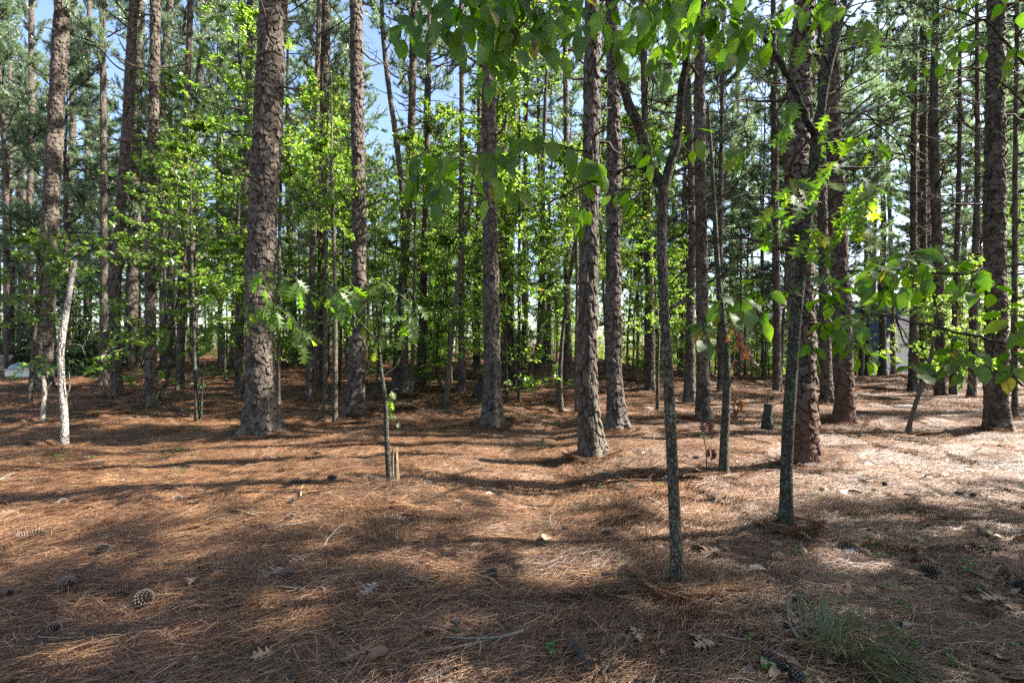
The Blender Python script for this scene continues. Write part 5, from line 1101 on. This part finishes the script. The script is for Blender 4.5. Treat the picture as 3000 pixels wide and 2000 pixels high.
# ------------------------------------------------------------------ houses and garden things
def box(mb, x0, x1, y0, y1, z0, z1):
    V = np.array([(x, y, z) for z in (z0, z1) for y in (y0, y1) for x in (x0, x1)]); mb.add(V, [(0, 2, 3, 1), (4, 5, 7, 6), (0, 1, 5, 4), (2, 6, 7, 3), (0, 4, 6, 2), (1, 3, 7, 5)])
def siding(mb, x0, x1, y, z0, z1, step=.12, gable=None):
    z = z0
    while z < z1:
        zt = min(z + step, z1); a, b = x0, x1
        if gable and z > gable[1]:
            f = (z - gable[1]) / (gable[2] - gable[1]); a = x0 + (gable[0] - x0) * f; b = x1 + (gable[0] - x1) * f
        V = [(a, y - .03, z), (b, y - .03, z), (b, y, zt), (a, y, zt), (a, y, z), (b, y, z)]; mb.add(V, [(0, 1, 2, 3), (0, 4, 5, 1)]); z += step
def house(name, px0, px1, d, pyb, pye, pyr, wallm, label, gable_px=None, depth=8):
    x0 = (px0 - 1500) / FPX * d; x1 = (px1 - 1500) / FPX * d; zb = PT(1500, pyb, d)[2] - .6; ze = PT(1500, pye, d)[2]; zr = PT(1500, pyr, d + depth / 2)[2]
    e = empty(name, (x0, d, zb), label, 'house'); w = x1 - x0; H = ze - zb
    mb = MB(); siding(mb, 0, w, 0, 0, H); box(mb, 0, w, .002, depth, 0, H); link('wall', mb.mesh('wall', wallm, False), e)
    mb = MB(); rz = zr - zb; ov = .4
    V = [(-ov, -ov, H - .1), (w + ov, -ov, H - .1), (w + ov, depth / 2, rz), (-ov, depth / 2, rz), (-ov, depth + ov, H - .1), (w + ov, depth + ov, H - .1)]; V = V + [(a, b, c + .14) for a, b, c in V]
    mb.add(V, [(0, 1, 2, 3), (3, 2, 5, 4), (6, 9, 8, 7), (9, 10, 11, 8), (0, 6, 7, 1), (4, 5, 11, 10), (0, 3, 9, 6), (3, 4, 10, 9), (1, 7, 8, 2), (2, 8, 11, 5)])
    nrow = int(math.hypot(depth / 2, rz - H) / .28)
    for r in range(nrow):
        f = r / nrow; f2 = (r + 1.08) / nrow; y0 = -ov + (depth / 2 + ov) * f; y1 = -ov + (depth / 2 + ov) * f2; za = H + .05 + (rz - H + .1) * f; z2 = H + .05 + (rz - H + .1) * f2
        mb.add([(-ov, y0, za + .04), (w + ov, y0, za + .04), (w + ov, y1, z2 + .012), (-ov, y1, z2 + .012), (-ov, y0, za), (w + ov, y0, za)], [(0, 1, 2, 3), (4, 5, 1, 0)])
    link('roof', mb.mesh('roof', 'shingle', False), e)
    if gable_px:
        gx0, gx1, gya = gable_px; a = (gx0 - 1500) / FPX * (d - 2) - x0; b = (gx1 - 1500) / FPX * (d - 2) - x0; za = PT(1500, gya, d - 2)[2] - zb; m = (a + b) / 2
        mb = MB(); box(mb, a, b, -1.99, 0, 0, H); siding(mb, a, b, -2, 0, za, .12, (m, H, za)); link('gable_wall', mb.mesh('gable_wall', 'siding_white', False), e)
        mb = MB()
        for s, q in ((-1, a), (1, b)):
            x = q + s * .3; z = H - .2
            V = [(x, -2.3, z), (m, -2.3, za + .02), (m, depth / 2, za + .02), (x, depth / 2, z)]; V = V + [(p, r, t + .14) for p, r, t in V]
            mb.add(V, [(0, 1, 2, 3), (4, 7, 6, 5), (0, 4, 5, 1), (1, 5, 6, 2), (2, 6, 7, 3), (3, 7, 4, 0)])
        link('gable_roof', mb.mesh('gable_roof', 'shingle', False), e)
        mb = MB(); box(mb, m + .5, m + 1.3, -2.06, -2.0, 1.2, 2.4); wdw = link('window', mb.mesh('window', 'siding_white', False), e)
        mb = MB(); box(mb, m + .57, m + 1.23, -2.08, -2.065, 1.27, 2.33); link('pane', mb.mesh('pane', 'glass', False), wdw)
    else:
        mb = MB(); box(mb, w * .3, w * .3 + .9, -.08, -.035, 1.3, 2.5); wdw = link('window', mb.mesh('window', 'siding_white', False), e)
        mb = MB(); box(mb, w * .3 + .07, w * .3 + .83, -.1, -.085, 1.37, 2.43); link('pane', mb.mesh('pane', 'glass', False), wdw)
    return e
house('house', 2490, 2740, 40, 1092, 1020, 887, 'tan_wall', 'white-sided house with dark shingled roof behind the trees at the right', (2578, 2735, 885))
house('house', 2205, 2330, 44, 1088, 945, 905, 'siding_grey', 'grey-sided house glimpsed left of the big reddish pine', None, 7)
house('house', 1240, 1320, 58, 1040, 950, 925, 'siding_white', 'small far white house glimpsed left of the dark central pine', None, 6)
# white fence by the grey house
fe = empty('picket_fence', PT(2222, 1092, 38), 'low white slatted fence in front of the grey-sided house', 'fence'); fz = float(height(fe.location.x, 38)) - .02; fe.location.z = fz
for i in range(9):
    mb = MB(); box(mb, 0, 1.2, 0, .025, .12 * i + .1, .12 * i + .195)
    if i == 0: slat_me = mb.mesh('slat', 'siding_white', False); z_off = 0
    link('slat', slat_me, fe, (0, 0, .12 * i))
mb = MB(); box(mb, -.05, .05, .03, .12, 0, 1.25); pm = mb.mesh('post', 'siding_white', False); link('post', pm, fe); link('post', pm, fe, (1.2, 0, 0))
# left: pale planter box, lattice panel, covered heap, dark bench
gl = G(48, 1106); dl = gl[1]; s = dl / FPX
pb = empty('planter_box', (PT(14, 1106, dl)[0], dl, gl[2]), 'pale yellow low planter box in the sun at the far left', 'planter box')
mb = MB(); w = 76 * s; h = 22 * s; box(mb, 0, w, 0, .03, -.02, h); link('front_board', mb.mesh('front_board', 'pale_paint', False), pb)
mb = MB(); box(mb, 0, .03, .032, 1.2, -.02, h); link('side_board', mb.mesh('side_board', 'pale_paint', False), pb); mb = MB(); box(mb, w - .03, w, .032, 1.2, -.02, h); link('side_board', mb.mesh('side_board', 'pale_paint', False), pb)
mb = MB(); box(mb, -.3, w + .03, -.03, 1.25, h + .002, h + .03); link('rim', mb.mesh('rim', 'lattice', False), pb)
lp = empty('lattice_panel', (PT(-30, 1085, dl + 1)[0], dl + .9, gl[2]), 'brown diagonal lattice panel above the pale planter box', 'lattice panel'); W_, H_, z0 = 80 * s, 40 * s, h + .03
mb = MB(); box(mb, 0, W_, -.02, .02, z0 + H_ - .05, z0 + H_); box(mb, 0, W_, -.02, .02, z0, z0 + .05); link('frame', mb.mesh('frame', 'lattice', False), lp)
for k in range(9):
    a = k * W_ / 8
    mb = MB(); P = [(a - .35, 0, z0 + .05), (a + .05, 0, z0 + H_ - .05)]; P = np.clip(np.array(P), [0, -1, 0], [W_, 1, 9]); w_ = .025
    V = [(P[0][0] - w_, -.01, P[0][2]), (P[0][0] + w_, -.01, P[0][2]), (P[1][0] + w_, -.01, P[1][2]), (P[1][0] - w_, -.01, P[1][2])]; V = V + [(x, .005, z) for x, y, z in V]
    mb.add(V, [(0, 1, 2, 3), (4, 7, 6, 5), (0, 4, 5, 1), (1, 5, 6, 2), (2, 6, 7, 3), (3, 7, 4, 0)]); link('slat', mb.mesh('slat', 'lattice', False), lp)
cb = PT(66, 1080, dl + .6); mb = MB(); n_ = 12; V = []; 
for i in range(7):
    ph_ = i / 6 * math.pi / 2
    for j in range(n_): a = j / n_ * 6.283; V.append((math.cos(a) * math.cos(ph_) * 28 * s * (1 + .05 * math.sin(3 * a)), math.sin(a) * math.cos(ph_) * .4, math.sin(ph_) * 18 * s))
i = np.arange(6)[:, None] * n_; j = np.arange(n_)[None]; j2 = (j + 1) % n_; mb.add(V, np.stack([i + j, i + j2, i + n_ + j2, i + n_ + j], -1).reshape(-1, 4))
o = link('tarp_cover', mb.mesh('tarp_cover', 'tarp'), None, (cb[0], cb[1], gl[2] + h + .032)); o['label'] = 'rounded blue-grey tarp cover resting on the pale planter box'; o['category'] = 'tarp'
db = G(12, 1090); be = empty('garden_bench', (PT(-10, 1060, dl + 3)[0], dl + 3, gl[2]), 'dark wooden bench behind the lattice panel at the far left', 'bench')
mb = MB(); box(mb, 0, .9, 0, .4, .42, .48); link('seat', mb.mesh('seat', 'dark_wood', False), be); mb = MB(); box(mb, 0, .9, .38, .43, .5, .9); link('backrest', mb.mesh('backrest', 'dark_wood', False), be)
for (x, y) in ((.03, .02), (.82, .02), (.03, .33), (.82, .33)): mb = MB(); box(mb, x, x + .05, y, y + .05, 0, .419); link('leg', mb.mesh('leg', 'dark_wood', False), be)

# ------------------------------------------------------------------ labels for the repeated trees
def tree_noun(it):
    _, px, kind, d, r = it
    if kind == 'pine_tree':
        sz = 'slim' if r < .11 else ('medium' if r < .2 else 'stout')
        return f'{sz} {"middle-distance" if d < 22 else "far"} pine'
    if kind == 'understory_tree': return ('leafy understory tree' if d < 18 else 'far understory tree')
    if kind == 'shrub': return 'low far shrub'
    return 'slim sapling'
slot_labels([t for t in ALL if t[2]], tree_noun)
